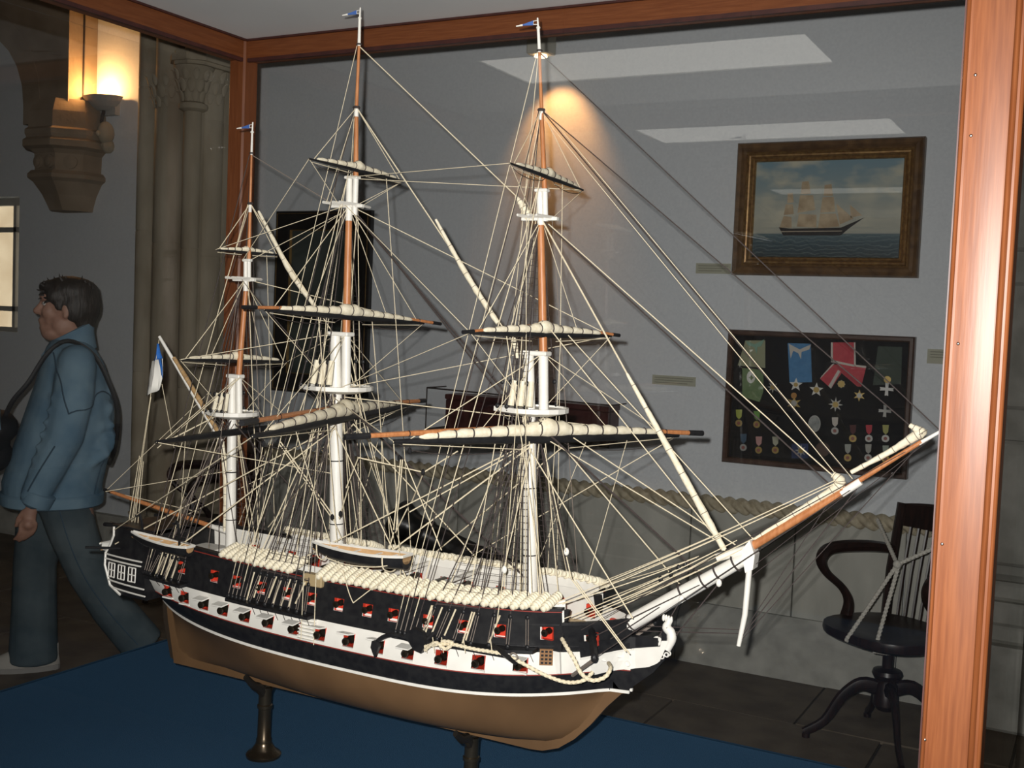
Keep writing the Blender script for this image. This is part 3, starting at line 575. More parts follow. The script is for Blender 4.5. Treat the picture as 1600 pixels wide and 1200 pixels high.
skin = mat('skin', (.36, .19, .135), .55, col2=(.43, .24, .17), scale=40)
denim = mat('light_denim', (.115, .21, .30), .85, col2=(.21, .325, .41), scale=9, bump=.25, bscale=350, ramp=(.3, .7), spec=.2)
jeans = mat('dark_jeans', (.06, .085, .10), .9, col2=(.10, .13, .145), scale=8, bump=.2, bscale=300, spec=.15)
hairm = mat('dark_hair', (.014, .010, .008), .55, col2=(.035, .025, .02), scale=80, stretch=(1, 1, .2), bump=.4)
seam = mat('denim_seam', (.045, .085, .125), .9); shoe = mat('pale_shoe', (.42, .40, .36), .7); bagm = mat('black_bag', (.012, .012, .014), .6)
pr = empty('person', (-4.02, 3.40, 0), 'person in light denim jacket and dark jeans walking past the case', 'person', rz=math.atan2(-.75, -.66))
b = MB()
b.ell((-.012, 0, 1.632), (.098, .077, .110), 18, 12).ell((.030, 0, 1.575), (.066, .060, .070)).ell((.070, 0, 1.522), (.030, .034, .026)).ell((.082, 0, 1.550), (.020, .028, .020))
b.ell((.078, 0, 1.655), (.024, .045, .022)).ell((.060, .036, 1.595), (.032, .022, .032)).ell((.060, -.036, 1.595), (.032, .022, .032)).ell((.040, 0, 1.505), (.055, .055, .040)).ell((.0, .052, 1.545), (.05, .018, .05)).ell((.0, -.052, 1.545), (.05, .018, .05))
limb(b, [(.088, 0, 1.635), (.100, 0, 1.612), (.110, 0, 1.596)], [.010, .013, .017], 10); b.ell((.100, .012, 1.592), (.011, .008, .008)).ell((.100, -.012, 1.592), (.011, .008, .008))
b.ell((.093, 0, 1.558), (.013, .024, .008)).ell((.090, 0, 1.545), (.013, .022, .008))
for s in (-1, 1): b.ell((-.012, s*.078, 1.605), (.020, .009, .033)).ell((-.006, s*.078, 1.578), (.011, .008, .012)).ell((.062, s*.034, 1.628), (.016, .018, .012))
limb(b, [(-.045, 0, 1.40), (-.020, 0, 1.54)], [.068, .062])
b.ell((-.03, 0, 1.25), (.13, .17, .20)).ell((.01, 0, 1.02), (.16, .175, .20)).ell((.0, 0, .88), (.13, .165, .12))
def hand(mb_, wr, s, curl):                               # wr: wrist point; fingers hang down and curl forward
    wr = Vector(wr); limb(mb_, [wr, wr+Vector((.008, 0, -.04)), wr+Vector((.014, 0, -.085))], [.022, .028, .027], 10, .55, (1, 0, 0))
    for k, (dx, ln) in enumerate(((.030, .070), (.011, .078), (-.008, .072), (-.025, .058))):
        p0 = wr+Vector((.012+dx, 0, -.085)); p1 = p0+Vector((.004, -.004*s, -ln*.45)); p2 = p1+Vector((.010, -.012*s, -ln*.32)*1) if False else p1+Vector((.006+curl*.3, -.012*s, -ln*.32)); p3 = p2+Vector((.010+curl*.4, -.016*s, -ln*.22))
        limb(mb_, [p0, p1, p2, p3], [.0105, .0095, .0088, .0075], 8)
    t0 = wr+Vector((.032, -.006*s, -.035)); limb(mb_, [t0, t0+Vector((.022, -.010*s, -.030)), t0+Vector((.030, -.018*s, -.062))], [.013, .011, .009], 8)
limb(b, [(-.05, .19, 1.39), (-.02, .235, 1.08), (.095, .225, .83)], [.058, .047, .030]); hand(b, (.105, .225, .80), 1, .01)
limb(b, [(-.05, -.19, 1.39), (-.10, -.24, 1.10), (.03, -.25, .86)], [.058, .047, .030]); hand(b, (.04, -.25, .83), -1, .01)
limb(b, [(-.02, .09, .86), (-.115, .10, .475), (-.335, .10, .165)], [.095, .062, .042]); limb(b, [(.0, -.09, .86), (.095, -.10, .48), (.095, -.10, .09)], [.095, .062, .042])
limb(b, [(-.335, .10, .14), (-.27, .10, .055), (-.22, .10, .035)], [.040, .036, .030]); limb(b, [(.085, -.10, .06), (.17, -.10, .04), (.25, -.10, .035)], [.042, .038, .030])
body = remesh(b, 'body', skin, pr, .0062, 3)
for s in (-1, 1):
    ey = lb(MB().ell((.079, s*.036, 1.628), (.0095, .0105, .0095), 10, 8), 'eye', mat('eye_white', (.6, .57, .53), .3), body, True)
    lb(MB().ell((.0865, s*.0362, 1.628), (.003, .0055, .0055), 8, 6), 'iris', mat('iris_brown', (.03, .018, .01), .3), body, True)
    lb(MB().tube([(.078, s*.018, 1.650), (.082, s*.036, 1.655), (.068, s*.055, 1.648)], .0045, 6), 'eyebrow', hairm, body)
h = MB().ell((-.025, 0, 1.685), (.118, .090, .066), 18, 10).ell((-.072, 0, 1.628), (.078, .088, .105)).ell((.055, 0, 1.698), (.052, .066, .032)).ell((-.075, 0, 1.555), (.055, .070, .055))
for s in (-1, 1): h.ell((-.045, s*.066, 1.625), (.060, .026, .075)).ell((.030, s*.064, 1.662), (.045, .020, .040)).ell((.026, s*.070, 1.625), (.014, .010, .030))
hr = remesh(h, 'hair', hairm, pr, .009, 2)
rr = random.Random(5)
for k in range(46):
    a = rr.uniform(-.9, 3.9); q = rr.uniform(-.06, .06); c0 = Vector((-.02+.108*math.cos(a), q, 1.675+.062*math.sin(a)))
    d = Vector((math.cos(a)*.5+.35, q*3, math.sin(a)+.15)).normalized()*rr.uniform(.012, .03)
    lb(MB().tube([c0-d*.3, c0+d*.5+Vector((.004, 0, 0)), c0+d], [.006, .0035, .0006], 5), 'hair_tuft', hairm, hr, True)
j = MB()
secs = [(.785, -.165, .235, .225), (.86, -.172, .240, .228), (1.0, -.200, .200, .225), (1.15, -.215, .155, .228), (1.28, -.200, .115, .225), (1.38, -.165, .090, .205), (1.44, -.130, .072, .165), (1.475, -.10, .05, .10)]
j.loft([[((x0+x1)/2+(x1-x0)/2*math.copysign(abs(math.cos(a))**.85, math.cos(a)), hw*math.copysign(abs(math.sin(a))**.85, math.sin(a)), z) for a in [2*math.pi*k/28 for k in range(28)]] for z, x0, x1, hw in secs])
limb(j, [(-.055, .175, 1.385), (-.045, .235, 1.25), (-.015, .252, 1.08), (.045, .246, .95), (.095, .236, .835)], [.080, .084, .078, .070, .060])
limb(j, [(-.055, -.175, 1.385), (-.08, -.235, 1.25), (-.09, -.255, 1.08), (-.04, -.262, .97), (.025, -.262, .875)], [.080, .082, .074, .066, .058])
rr = random.Random(11)
for k in range(22):                                       # soft folds along sleeves and sides
    z = rr.uniform(1.0, 1.3); limb(j, [(rr.uniform(-.20, -.10), .10+rr.uniform(0, .07), z), (rr.uniform(-.06, .05), .20, z-rr.uniform(.03, .12))], [.022, .018], 8)
for k in range(9):
    z = .86+.05*k; limb(j, [(.09-.12*k/9-.05, .298-.012*abs(k-4)/4-.02, z+.02), (.12-.12*k/9+.02, .29-.03, z-.02)], [.016, .014], 8)
jk = remesh(j, 'jacket', denim, pr, .010, 5)
cl = MB().loft([[(cx+rx*math.cos(a), ry*math.sin(a), z+dz*math.cos(a)) for a in [2*math.pi*k/24 for k in range(24)]] for cx, rx, ry, z, dz in ((-.035, .100, .105, 1.425, -.02), (-.033, .090, .092, 1.475, -.035), (-.037, .086, .088, 1.515, -.045), (-.030, .077, .079, 1.515, -.045), (-.025, .074, .076, 1.45, -.03))])
lb(cl, 'collar', denim, jk, True)
for s in (1, -1):
    lb(MB().prism([(.045, s*.03, 1.455), (.085, s*.045, 1.395), (.045, s*.115, 1.375), (-.02, s*.135, 1.43), (-.04, s*.115, 1.47)], (.004, 0, .012)), 'collar_point', denim, jk)
lb(MB().loft([[((x0+x1)/2+(x1-x0)/2*math.copysign(abs(math.cos(a))**.85, math.cos(a)), hw*math.copysign(abs(math.sin(a))**.85, math.sin(a)), z) for a in [2*math.pi*k/28 for k in range(28)]] for z, x0, x1, hw in ((.765, -.168, .236, .226), (.772, -.176, .246, .236), (.812, -.178, .248, .238), (.82, -.170, .24, .23))]), 'waistband', denim, jk, True)
lb(MB().lathe([(.050, 0), (.062, .004), (.066, .055), (.058, .06)], (.096, .236, .795), (-.38, .08, .92), 16), 'cuff', denim, jk, True)
for pth in ([(-.208, .07, 1.22), (-.16, .165, 1.265), (-.095, .222, 1.23), (-.03, .298, 1.18)], [(-.03, .312, 1.18), (.0, .285, 1.30), (.02, .20, 1.37), (.03, .14, 1.42)], [(-.20, .11, 1.20), (-.195, .14, 1.0), (-.165, .16, .82)], [(.02, .322, 1.05), (.075, .305, .95), (.12, .285, .86)]):
    q_ = []
    for c_ in catmull(pth, 6):
        ok_, l_, n_, i_ = jk.closest_point_on_mesh(c_); q_.append(l_ + n_*.001)
    lb(MB().tube(q_, .0035, 5), 'seam', seam, jk)
lb(MB().box((.115, .10, 1.12), (.150, .19, 1.20), Matrix.Rotation(R(6), 4, 'Y')), 'chest_pocket', denim, jk)
t = MB(); t.ell((.02, 0, .83), (.175, .185, .11), 18, 10)
limb(t, [(.0, .085, .82), (-.055, .10, .64), (-.12, .105, .47), (-.22, .105, .31), (-.355, .105, .135)], [.112, .100, .088, .090, .094], hem=True); limb(t, [(.03, -.085, .82), (.085, -.10, .64), (.105, -.105, .47), (.105, -.105, .28), (.105, -.105, .035)], [.118, .104, .092, .096, .106], hem=True)
tj = remesh(t, 'trousers', jeans, pr, .011, 4)
lb(MB().tube(catmull([(.01, .198, .80), (-.035, .203, .64), (-.105, .196, .47), (-.21, .196, .31), (-.325, .198, .17)], 5), .0025, 5), 'side_seam', seam, tj)
for (o, rz_) in (((.0, -.10, 0), 0), ((-.40, .10, .055), R(38))):
    Mx = Matrix.Translation(o) @ Matrix.Rotation(rz_, 4, 'Y')
    rings = [[(x+.0, y*wd, z) for x, y, z in ()] for wd in ()]
    sh = MB().loft([[Vector((cx_+lx*math.cos(a), .048*k_*math.sin(a), z)) for a in [2*math.pi*q/20 for q in range(20)]] for cx_, lx, k_, z in ((.145, .145, .95, 0), (.145, .15, 1, .02), (.143, .148, 1.0, .035), (.13, .13, .9, .065), (.10, .10, .85, .09), (.075, .075, .8, .115))], M=Mx)
    so = lb(sh, 'shoe', shoe, pr, True)
    lb(MB().loft([[Vector((.145+lx*math.cos(a), .051*math.sin(a), z)) for a in [2*math.pi*q/20 for q in range(20)]] for lx, z in ((.150, -.002), (.153, .022))], M=Mx), 'sole', mat('shoe_sole', (.30, .29, .27), .8), so)
bg = empty('shoulder_bag', (-4.30, 3.16, .9), 'black shoulder bag hanging in front of the walking person', 'bag', rz=math.atan2(-.75, -.66))
off = Vector((.30, .0, .9))  # bag hangs against the jacket
def bl(p): return Vector(p) - off                          # person axes -> bag axes
bg.location = Vector((-4.02, 3.40, 0)) + Matrix.Rotation(math.atan2(-.75, -.66), 3, 'Z') @ off
bb = MB().ell(bl((.285, .06, 1.045)), (.085, .13, .125), 16, 10).ell(bl((.28, .06, .985)), (.09, .125, .08), 16, 10)
lb(bb, 'pouch', bagm, bg, True)
lb(MB().ell(bl((.255, .06, 1.10)), (.085, .135, .075), 16, 8), 'flap', bagm, bg, True)
lb(MB().tube(catmull([bl(p) for p in ((.225, .12, 1.14), (.19, .15, 1.22), (.13, .16, 1.30), (.06, .14, 1.42), (-.02, .14, 1.475), (-.12, .15, 1.42), (-.185, .15, 1.30), (-.222, .12, 1.18), (-.218, .06, 1.02), (-.195, -.08, .92))], 5), .010, 6, flat=.45, upv=(1, 0, 0)), 'strap', bagm, bg, True)
# ================================================================== THE MODEL SHIP
Y0 = 2.22; ZK = .689
ship = empty('model_ship', (-1.5, Y0, ZK), 'large three-masted model frigate with black and white hull and full rigging', 'model ship')
def P0(px, py): return at(px, py, Y0)
stem_out = [P0(*p) for p in ((830, 1168), (850, 1171), (875, 1167), (900, 1153), (925, 1131), (950, 1103), (975, 1081), (1000, 1064), (1022, 1050))]
def interp(x, T):
    if x <= T[0][0]: return T[0][1]
    for (a, b), (c, d) in zip(T, T[1:]):
        if x <= c: return b+(d-b)*(x-a)/(c-a)
    return T[-1][1]
XM = -1.4; XA_, XF_ = -2.20, -.868
def sx_(x): return ((XM-x)/.85 if x < XM else (x-XM)/.535)
def z_wl(x): return .842 + (.020*sx_(x)**2)
def z_wb(x): return .888 + (.020*sx_(x)**2)
def z_wt(x): return .940 + (.014*sx_(x)**2)
def z_rl(x):
    b_ = 1.031 + (.024*sx_(x)**2 if x < XM else .016*sx_(x)**2)
    return b_ if x < -.985 else b_-.030
def pw(s, p): return max(0.0, 1-abs(min(1, s))**p)
def B_wl(x): return .184*(pw((XM-x)/.83, 3.4) if x < XM else pw((x-XM)/.49, 3.0))
def B_wt(x): return (.178 - .058*((XM-x)/.80)**2.4) if x < XM else .178*pw((x-XM)/.525, 3.3)
def B_rl(x): return (.160 - .045*((XM-x)/.80)**2.2) if x < XM else .160*pw((x-XM)/.534, 4.2)**.85
def halfb(x, z):
    a, m_, t_ = z_wl(x), z_wt(x), max(z_rl(x), z_wt(x)+.01)
    if z <= m_: k = (z-a)/(m_-a); return max(.009, B_wl(x)*(1-k)+B_wt(x)*k + .010*math.sin(math.pi*k)*min(1, B_wt(x)/.15))
    k = (z-m_)/(t_-m_); return max(.009, B_wt(x)*(1-k)+B_rl(x)*k)
zk_tab = [(-2.205, .855), (-2.185, .80), (-2.160, .708), (-1.12, .708), (-1.06, .713), (-1.02, .728), (-.98, .760), (-.95, .793), (-.92, .828), (-.90, .85), (-.86, .862)]
def low(x, q):                                             # underwater half breadth, q = 0 keel .. 1 waterline
    s = min(1, sx_(x)); e = s**2.2
    f_ = (1-(1-q)**2.4)**.5*(1-e) + q**(1.5+2.2*s*(1.4 if x < XM else .6))*e
    return max(.007, B_wl(x)*f_)
def sgrid(xs, zf, nv, side, bf):                           # strip of hull skin: zf(x, v) -> z, bf(x, z) -> half breadth
    return [[Vector((x, Y0+side*bf(x, zf(x, v/nv), v/nv), zf(x, v/nv))) for v in range(nv+1)] for x in xs]
def skin_strip(mb_, xs, zf, nv, bf=None, holes=(), hv=(0, 0), both=True):
    bf = bf or (lambda x, z, v: halfb(x, z))
    for side in ((-1, 1) if both else (-1,)):
        g = sgrid(xs, zf, nv, side, bf); o = len(mb_.v); mb_.v += [p for r_ in g for p in r_]
        for i in range(len(xs)-1):
            xm = (xs[i]+xs[i+1])/2; hole = any(a < xm < b_ for a, b_ in holes)
            for jv in range(nv):
                if hole and hv[0] <= jv < hv[1]: continue
                k = o+i*(nv+1)+jv; mb_.f.append((k, k+1, k+nv+2, k+nv+1))
    return mb_
def xr(a, b_, n): return [a+(b_-a)*i/n for i in range(n+1)]
def merge(xs, cuts): return sorted(set([round(x, 5) for x in xs if all(abs(x-c) > .004 for c in cuts)] + [round(c, 5) for c in cuts]))
# --- underwater body, keel, stem, rudder
XS = xr(XA_, XF_, 70)
lo = MB(); skin_strip(lo, XS, lambda x, v: interp(x, zk_tab)+(z_wl(x)-interp(x, zk_tab))*v, 12, lambda x, z, v: low(x, v))
lo.build('lower_hull', copper, ship, True, fix=False)['label'] = 'brown painted underwater hull'
kl = MB(); kz = at(278, 1035, Y0)
inner = [Vector((p.x-.032, 0, p.z+.030)) for p in stem_out[::-1]]
kpoly = [(-2.17, ZK), (-1.10, ZK-.001)] + [(p.x, p.z) for p in stem_out[1:7]] + [(p.x, p.z) for p in inner[2:8]] + [(-1.12, .722), (-2.17, .722)]
kl.prism([(x, Y0-.009, z) for x, z in kpoly], (0, .018, 0)); kl.build('keel', copper, ship)
MB().prism([(x, Y0-.008, z) for x, z in ((-2.170, ZK), (-2.10, ZK), (-2.10, .86), (-2.205, .87), (-2.195, .80))], (0, .016, 0)).build('sternpost', copper, ship)
MB().prism([(x, Y0-.005, z) for x, z in ((-2.186, .70), (-2.172, .695), (-2.206, .90), (-2.222, .90), (-2.215, .80))], (0, .010, 0)).build('rudder', mat('rudder_dark', (.03, .02, .012), .6), ship)
# --- planked sides
def port_x(lst, b_): return [at(px, py, Y0-b_).x for px, py in lst]
LP = port_x([(243, 909), (276, 920), (312, 931), (346, 942), (383, 952), (421, 964), (463, 973), (504, 983), (549, 993), (595, 1003), (641, 1016), (691, 1026), (744, 1033), (800, 1039)], .178)
UP_ = port_x([(298, 884), (329, 898), (367, 904), (407, 914), (449, 922), (488, 927), (531, 938), (576, 947), (616, 954), (670, 966), (723, 973), (776, 982), (833, 985), (905, 980)], .166)
UP_[-1] = -.935; UP_[-2] = -1.015; UP_[0] = -2.02
lh = [(x-.0145, x+.0145) for x in LP]; uh = [(x-.0125, x+.0125) for x in UP_]
def band(z0f, z1f): return lambda x, v: z0f(x)+(z1f(x)-z0f(x))*v
bl_ = MB(); skin_strip(bl_, XS, band(z_wl, z_wb), 5); bl_.build('lower_wale', black, ship, True, fix=False)
def vports(z0f, z1f, lo_, hi_):                            # three rows: below, port, above
    def f_(x, v): return [z0f(x), z0f(x)+(z1f(x)-z0f(x))*lo_, z0f(x)+(z1f(x)-z0f(x))*hi_, z1f(x)][round(v*3)]
    return f_
ws = MB(); skin_strip(ws, merge(XS, [c for h_ in lh for c in h_]), vports(z_wb, z_wt, .16, .74), 3, holes=lh, hv=(1, 2)); ws.build('white_strake', white, ship, True, fix=False)
ub = MB(); skin_strip(ub, merge(XS, [c for h_ in uh for c in h_]+[-.986, -.984]), vports(z_wt, z_rl, .30, .60), 3, holes=uh, hv=(1, 2)); ub.build('bulwark', black, ship, True, fix=False)
# inner face of the bulwarks, white
ib = MB(); skin_strip(ib, merge(xr(XA_, -.90, 50), [c for h_ in uh for c in h_]+[-.986, -.984]), vports(lambda x: .955, z_rl, .22, .55), 3, bf=lambda x, z, v: max(.004, halfb(x, max(z, z_wt(x)))-.010), holes=uh, hv=(1, 2)); ib.build('inner_bulwark', white, ship, True, fix=False)
for side in (-1, 1):
    cr = MB(); xs_ = xr(-2.2, -.986, 40)
    cr.loft([[(x, Y0+side*(halfb(x, z_rl(x))+o_), z_rl(x)+h_) for o_, h_ in ((.003, -.002), (.003, .004), (-.014, .004), (-.014, -.002))] for x in xs_]); cr.build('cap_rail', black, ship)
    cr = MB(); xs_ = xr(-.984, -.868, 10)
    cr.loft([[(x, Y0+side*max(.012, halfb(x, z_rl(x))+o_), z_rl(x)+h_) for o_, h_ in ((.003, -.002), (.003, .004), (-.011, .004), (-.011, -.002))] for x in xs_]); cr.build('cap_rail', black, ship)
    def ribbon3d(z_f, h_, out, x0=XA_, x1=XF_, n=60):
        return MB().loft([[(x, Y0+side*(halfb(x, max(z_f(x), z_wl(x)))-.003), z_f(x)-h_), (x, Y0+side*(halfb(x, max(z_f(x), z_wl(x)))+out), z_f(x)-h_), (x, Y0+side*(halfb(x, max(z_f(x), z_wl(x)))+out), z_f(x)+h_), (x, Y0+side*(halfb(x, max(z_f(x), z_wl(x)))-.003), z_f(x)+h_)] for x in xr(x0, x1, n)])
    ribbon3d(z_wl, .0032, .0022).build('waterline_stripe', white, ship)
    ribbon3d(z_wb, .0010, .0016).build('red_line', dred, ship)
    ribbon3d(lambda x: z_rl(x)-.004 if x < -.985 else z_rl(x)+.026, .0009, .0035, -2.2, -.986).build('red_line', dred, ship)
    ribbon3d(lambda x: z_wt(x)+.003, .0022, .0028, -1.12, -.88, 20).build('bow_moulding', black, ship)
    ribbon3d(lambda x: z_wt(x)+.013, .0014, .0022, -1.12, -.88, 20).build('bow_moulding', black, ship)
    ribbon3d(lambda x: z_wt(x)+.060, .0014, .0022, -1.12, -.99, 20).build('bow_moulding', black, ship)
tr2 = MB(); xs2 = XA_; zz = [z_wl(xs2)+(z_rl(xs2)-z_wl(xs2))*k/8 for k in range(9)]
tr2.add([(xs2, Y0-halfb(xs2, z), z) for z in zz]+[(xs2, Y0+halfb(xs2, z), z) for z in zz], [(k, k+1, k+10, k+9) for k in range(8)]); tr2.build('stern_bulkhead', black, ship)
# --- decks: planks as separate boards
dz = .962
def inb(x): return max(.004, halfb(x, .97)-.008)
for k in range(-7, 8):
    y0, y1 = Y0+k*.021-.0101, Y0+k*.021+.0101
    xs_ = [x for x in xr(-2.195, -.885, 90) if inb(x) > abs(k*.021)+.010 or abs(k) == 0]
    if len(xs_) > 1: MB().box((xs_[0], y0, dz-.008), (xs_[-1], y1, dz)).build('deck_plank', deckm, ship)
# --- gun ports with guns
portbox = {}
def port_mesh(w_, h_, d, m, key):
    mb_ = MB().add([(-w_, 0, -h_), (w_, 0, -h_), (w_, 0, h_), (-w_, 0, h_), (-w_, d, -h_), (w_, d, -h_), (w_, d, h_), (-w_, d, h_)], [(0, 1, 5, 4), (1, 2, 6, 5), (2, 3, 7, 6), (3, 0, 4, 7), (4, 5, 6, 7)])
    return mb_.mesh(key, m, fix=False)
lowport = port_mesh(.0146, .0158, .040, redm, 'port_recess'); upport = port_mesh(.0126, .0142, .012, redm, 'upper_port')
gm = MB().lathe([(.0085, .02), (.0078, -.004), (.0092, -.006), (.0092, -.010), (.0072, -.014), (.0068, -.020), (.0088, -.026), (.0092, -.029), (.0080, -.032), (.0045, -.0325), (.004, -.026)], (0, 0, 0), (0, 1, 0), 14, caps=False).mesh('gun_barrel', gun, smooth=True)
gs = MB().lathe([(.0075, .03), (.0070, -.002), (.0056, -.008), (.0056, -.012), (.0075, -.017), (.0078, -.019), (.0066, -.021), (.0035, -.0215), (.003, -.017)], (0, 0, 0), (0, 1, 0), 14, caps=False).mesh('carronade', gun, smooth=True)
lidm = MB().box((-.0165, -.026, -.0015), (.0165, 0, .0015)).box((-.010, -.022, -.0024), (.010, -.006, .0)).mesh('port_lid', white)
sill = MB().box((-.0165, -.004, -.002), (.0165, .002, .0015)).mesh('port_sill', white)
for side in (-1, 1):
    rz_ = 0 if side == -1 else math.pi
    for i, x in enumerate(LP):
        zc_ = z_wb(x)+(z_wt(x)-z_wb(x))*.45; y_ = Y0+side*(halfb(x, zc_)-.0005)
        g0 = put('gun_port', lowport, ship, (x, y_, zc_), (0, 0, rz_))
        o = bpy.data.objects.new('gun_barrel', gm); COL.objects.link(o); o.parent = g0; o.location = (-.002*(1 if side == -1 else -1), .019, -.001)
        o = bpy.data.objects.new('port_sill', sill); COL.objects.link(o); o.parent = g0; o.location = (0, 0, -.0165)
        if i not in (0, 1, 11, 12):
            o = bpy.data.objects.new('port_lid', lidm); COL.objects.link(o); o.parent = g0; o.location = (0, -.001, .0172); o.rotation_euler = (R(-8 if i in (7, 8, 9) else 6), 0, 0)
    for i, x in enumerate(UP_):
        zc_ = z_wt(x)+(z_rl(x)-z_wt(x))*.45; y_ = Y0+side*(halfb(x, zc_)-.0005)
        g0 = put('gun_port', upport, ship, (x, y_, zc_), (0, 0, rz_ + (side*-.0)))
        o = bpy.data.objects.new('carronade', gs); COL.objects.link(o); o.parent = g0; o.location = (0, .006, .003)
    # carriages seen on deck behind the far bulwark
    if side == 1:
        for i, x in enumerate(UP_[1:12]):
            y_ = Y0+halfb(x, .99)-.045
            c_ = MB().prism([(x-.014, y_-.045, dz), (x-.014, y_+.03, dz), (x-.014, y_+.03, dz+.022), (x-.014, y_-.01, dz+.018), (x-.014, y_-.045, dz+.009)], (.028, 0, 0)).build('gun_carriage', redm, ship)
            MB().lathe([(.004, -.062), (.007, -.056), (.0115, -.048), (.0115, -.03), (.010, 0), (.0085, .045), (.0095, .05)], (x, y_, dz+.026), (0, 1, 0.05), 12).build('barrel', gun, c_, True)
MB().box((-.0, 0, 0), (0.001, .001, .001)) if False else None
gp = empty if False else None
# barred bow port, side steps and accommodation ladder
bx = at(853, 1031, Y0-.135); bx.x -= .009; yb = Y0-halfb(bx.x, bx.z)
tang = math.atan2(halfb(bx.x-.012, bx.z)-halfb(bx.x+.012, bx.z), .024)
g0 = put('barred_port', MB().box((-.014, -.004, -.017), (.014, .004, .017)).mesh('barred_port', mat('port_lattice', (.26, .13, .05), .6)), ship, (bx.x, yb-.001, bx.z), (0, 0, tang))
lh_ = MB().box((-.0027, -.0012, -.0022), (.0027, .0012, .0022)).mesh('lattice_hole', black)
for k in range(3):
    for q in range(4):
        o = bpy.data.objects.new('lattice_hole', lh_); COL.objects.link(o); o.parent = g0; o.location = (-.0085+.0085*k, -.0036, -.012+.008*q)
lx = at(483, 975, Y0-.18)
for k in range(7):
    z = .893+.0075*k; MB().box((lx.x-.022, Y0-halfb(lx.x, z)-.007, z), (lx.x+.022, Y0-halfb(lx.x, z)+.002, z+.0028)).build('side_step', white, ship)
# --- hammock rolls along the rails
hp = [(0.003, -.031)]
for k in range(9):
    u = k/8; rr_ = .0112*(1-abs(2*u-1)**5*.35); hp += [(rr_*.86, -.029+.058*u), (rr_, -.029+.058*u+.0032), (rr_*.86, -.029+.058*u+.0062)] if k < 8 else [(rr_*.7, .029), (.002, .0315)]
ham = MB().lathe(hp, (0, 0, 0), (0, 1, 0), 10).mesh('hammock_roll', cream, smooth=True)
rr = random.Random(4)
for side in (-1, 1):
    x = -1.87 if side == -1 else -1.90
    while x < -.992:
        if not (-1.64 < x < -1.588):
            put('hammock_roll', ham, ship, (x, Y0+side*(halfb(x, z_rl(x))-.008), z_rl(x)+.0155), (R((22 if side == -1 else -22)+rr.uniform(-3, 3)), 0, R(rr.uniform(-14, -4)*(1))), (1, rr.uniform(.92, 1.05), 1))
        x += .0215
    xs_ = xr(-1.885, -.99, 40)
    MB().loft([[(x, Y0+side*(halfb(x, z_rl(x))-.030), z_rl(x)-.004), (x, Y0+side*(halfb(x, z_rl(x))-.028), z_rl(x)+.016), (x, Y0+side*(halfb(x, z_rl(x))-.025), z_rl(x)+.016), (x, Y0+side*(halfb(x, z_rl(x))-.026), z_rl(x)-.004)] for x in xs_]).build('hammock_netting_board', white, ship)
# --- stern galleries
for side in (-1, 1):
    def yg(x, z): return Y0+side*(.128+.012*math.sin(math.pi*min(1, max(0, (z-.88)/.12)))-.02*max(0, (-2.16-x)/.17)**2)
    prof = [(-2.247, .884), (-2.285, .905), (-2.305, .955), (-2.312, .985), (-2.296, 1.01), (-2.282, 1.035), (-2.282, 1.058)]
    q = MB(); fwd = -2.15
    q.loft([[(xa, Y0, z), (xa, yg(xa, z), z), ((xa+fwd)/2, yg((xa+fwd)/2, z), z), (fwd, yg(fwd, z), z), (fwd, Y0, z)] for xa, z in prof]); ga = q.build('quarter_gallery', black, ship)
    ed = [(xa-.001, yg(xa, z)+side*.001, z) for xa, z in prof]; MB().tube(ed, .0035, 5).build('white_edge', white, ga)
    for z in (.900, .920-.001, .972, .983):
        xa = interp(z, [(b_, a) for a, b_ in prof]); x1 = -2.15 if z < .95 else -2.165
        MB().tube([(xa+(x1-xa)*t_, yg(xa+(x1-xa)*t_, z)+side*.0012, z-.004*t_*(1 if z < .95 else 0)) for t_ in (0, .25, .5, .75, 1)], .0022, 5).build('white_moulding', white, ga)
    for k in range(3):
        xc = -2.275+.041*k; z0, z1 = .929, .965
        wn = MB()
        def W_(x, z): return Vector((x, yg(x, z)+side*.0022, z))
        for a, b_ in (((xc-.013, z0), (xc-.013, z1)), ((xc+.013, z0), (xc+.013, z1)), ((xc-.013, z0), (xc+.013, z0)), ((xc-.013, z1), (xc+.013, z1)), ((xc, z0), (xc, z1)), ((xc-.013, (z0+z1)/2), (xc+.013, (z0+z1)/2))):
            wn.tube([W_(*a), W_(*b_)], .0018, 4)
        wo = wn.build('gallery_window', white, ga)
        MB().add([W_(xc-.013, z0)-Vector((0, side*.0015, 0)), W_(xc+.013, z0)-Vector((0, side*.0015, 0)), W_(xc+.013, z1)-Vector((0, side*.0015, 0)), W_(xc-.013, z1)-Vector((0, side*.0015, 0))], [(0, 1, 2, 3)]).build('pane', mat('dark_pane', (.03, .025, .025), .15), wo)
MB().box((-2.295, Y0-.115, 1.050), (-2.15, Y0+.115, 1.062)).build('taffrail', black, ship)
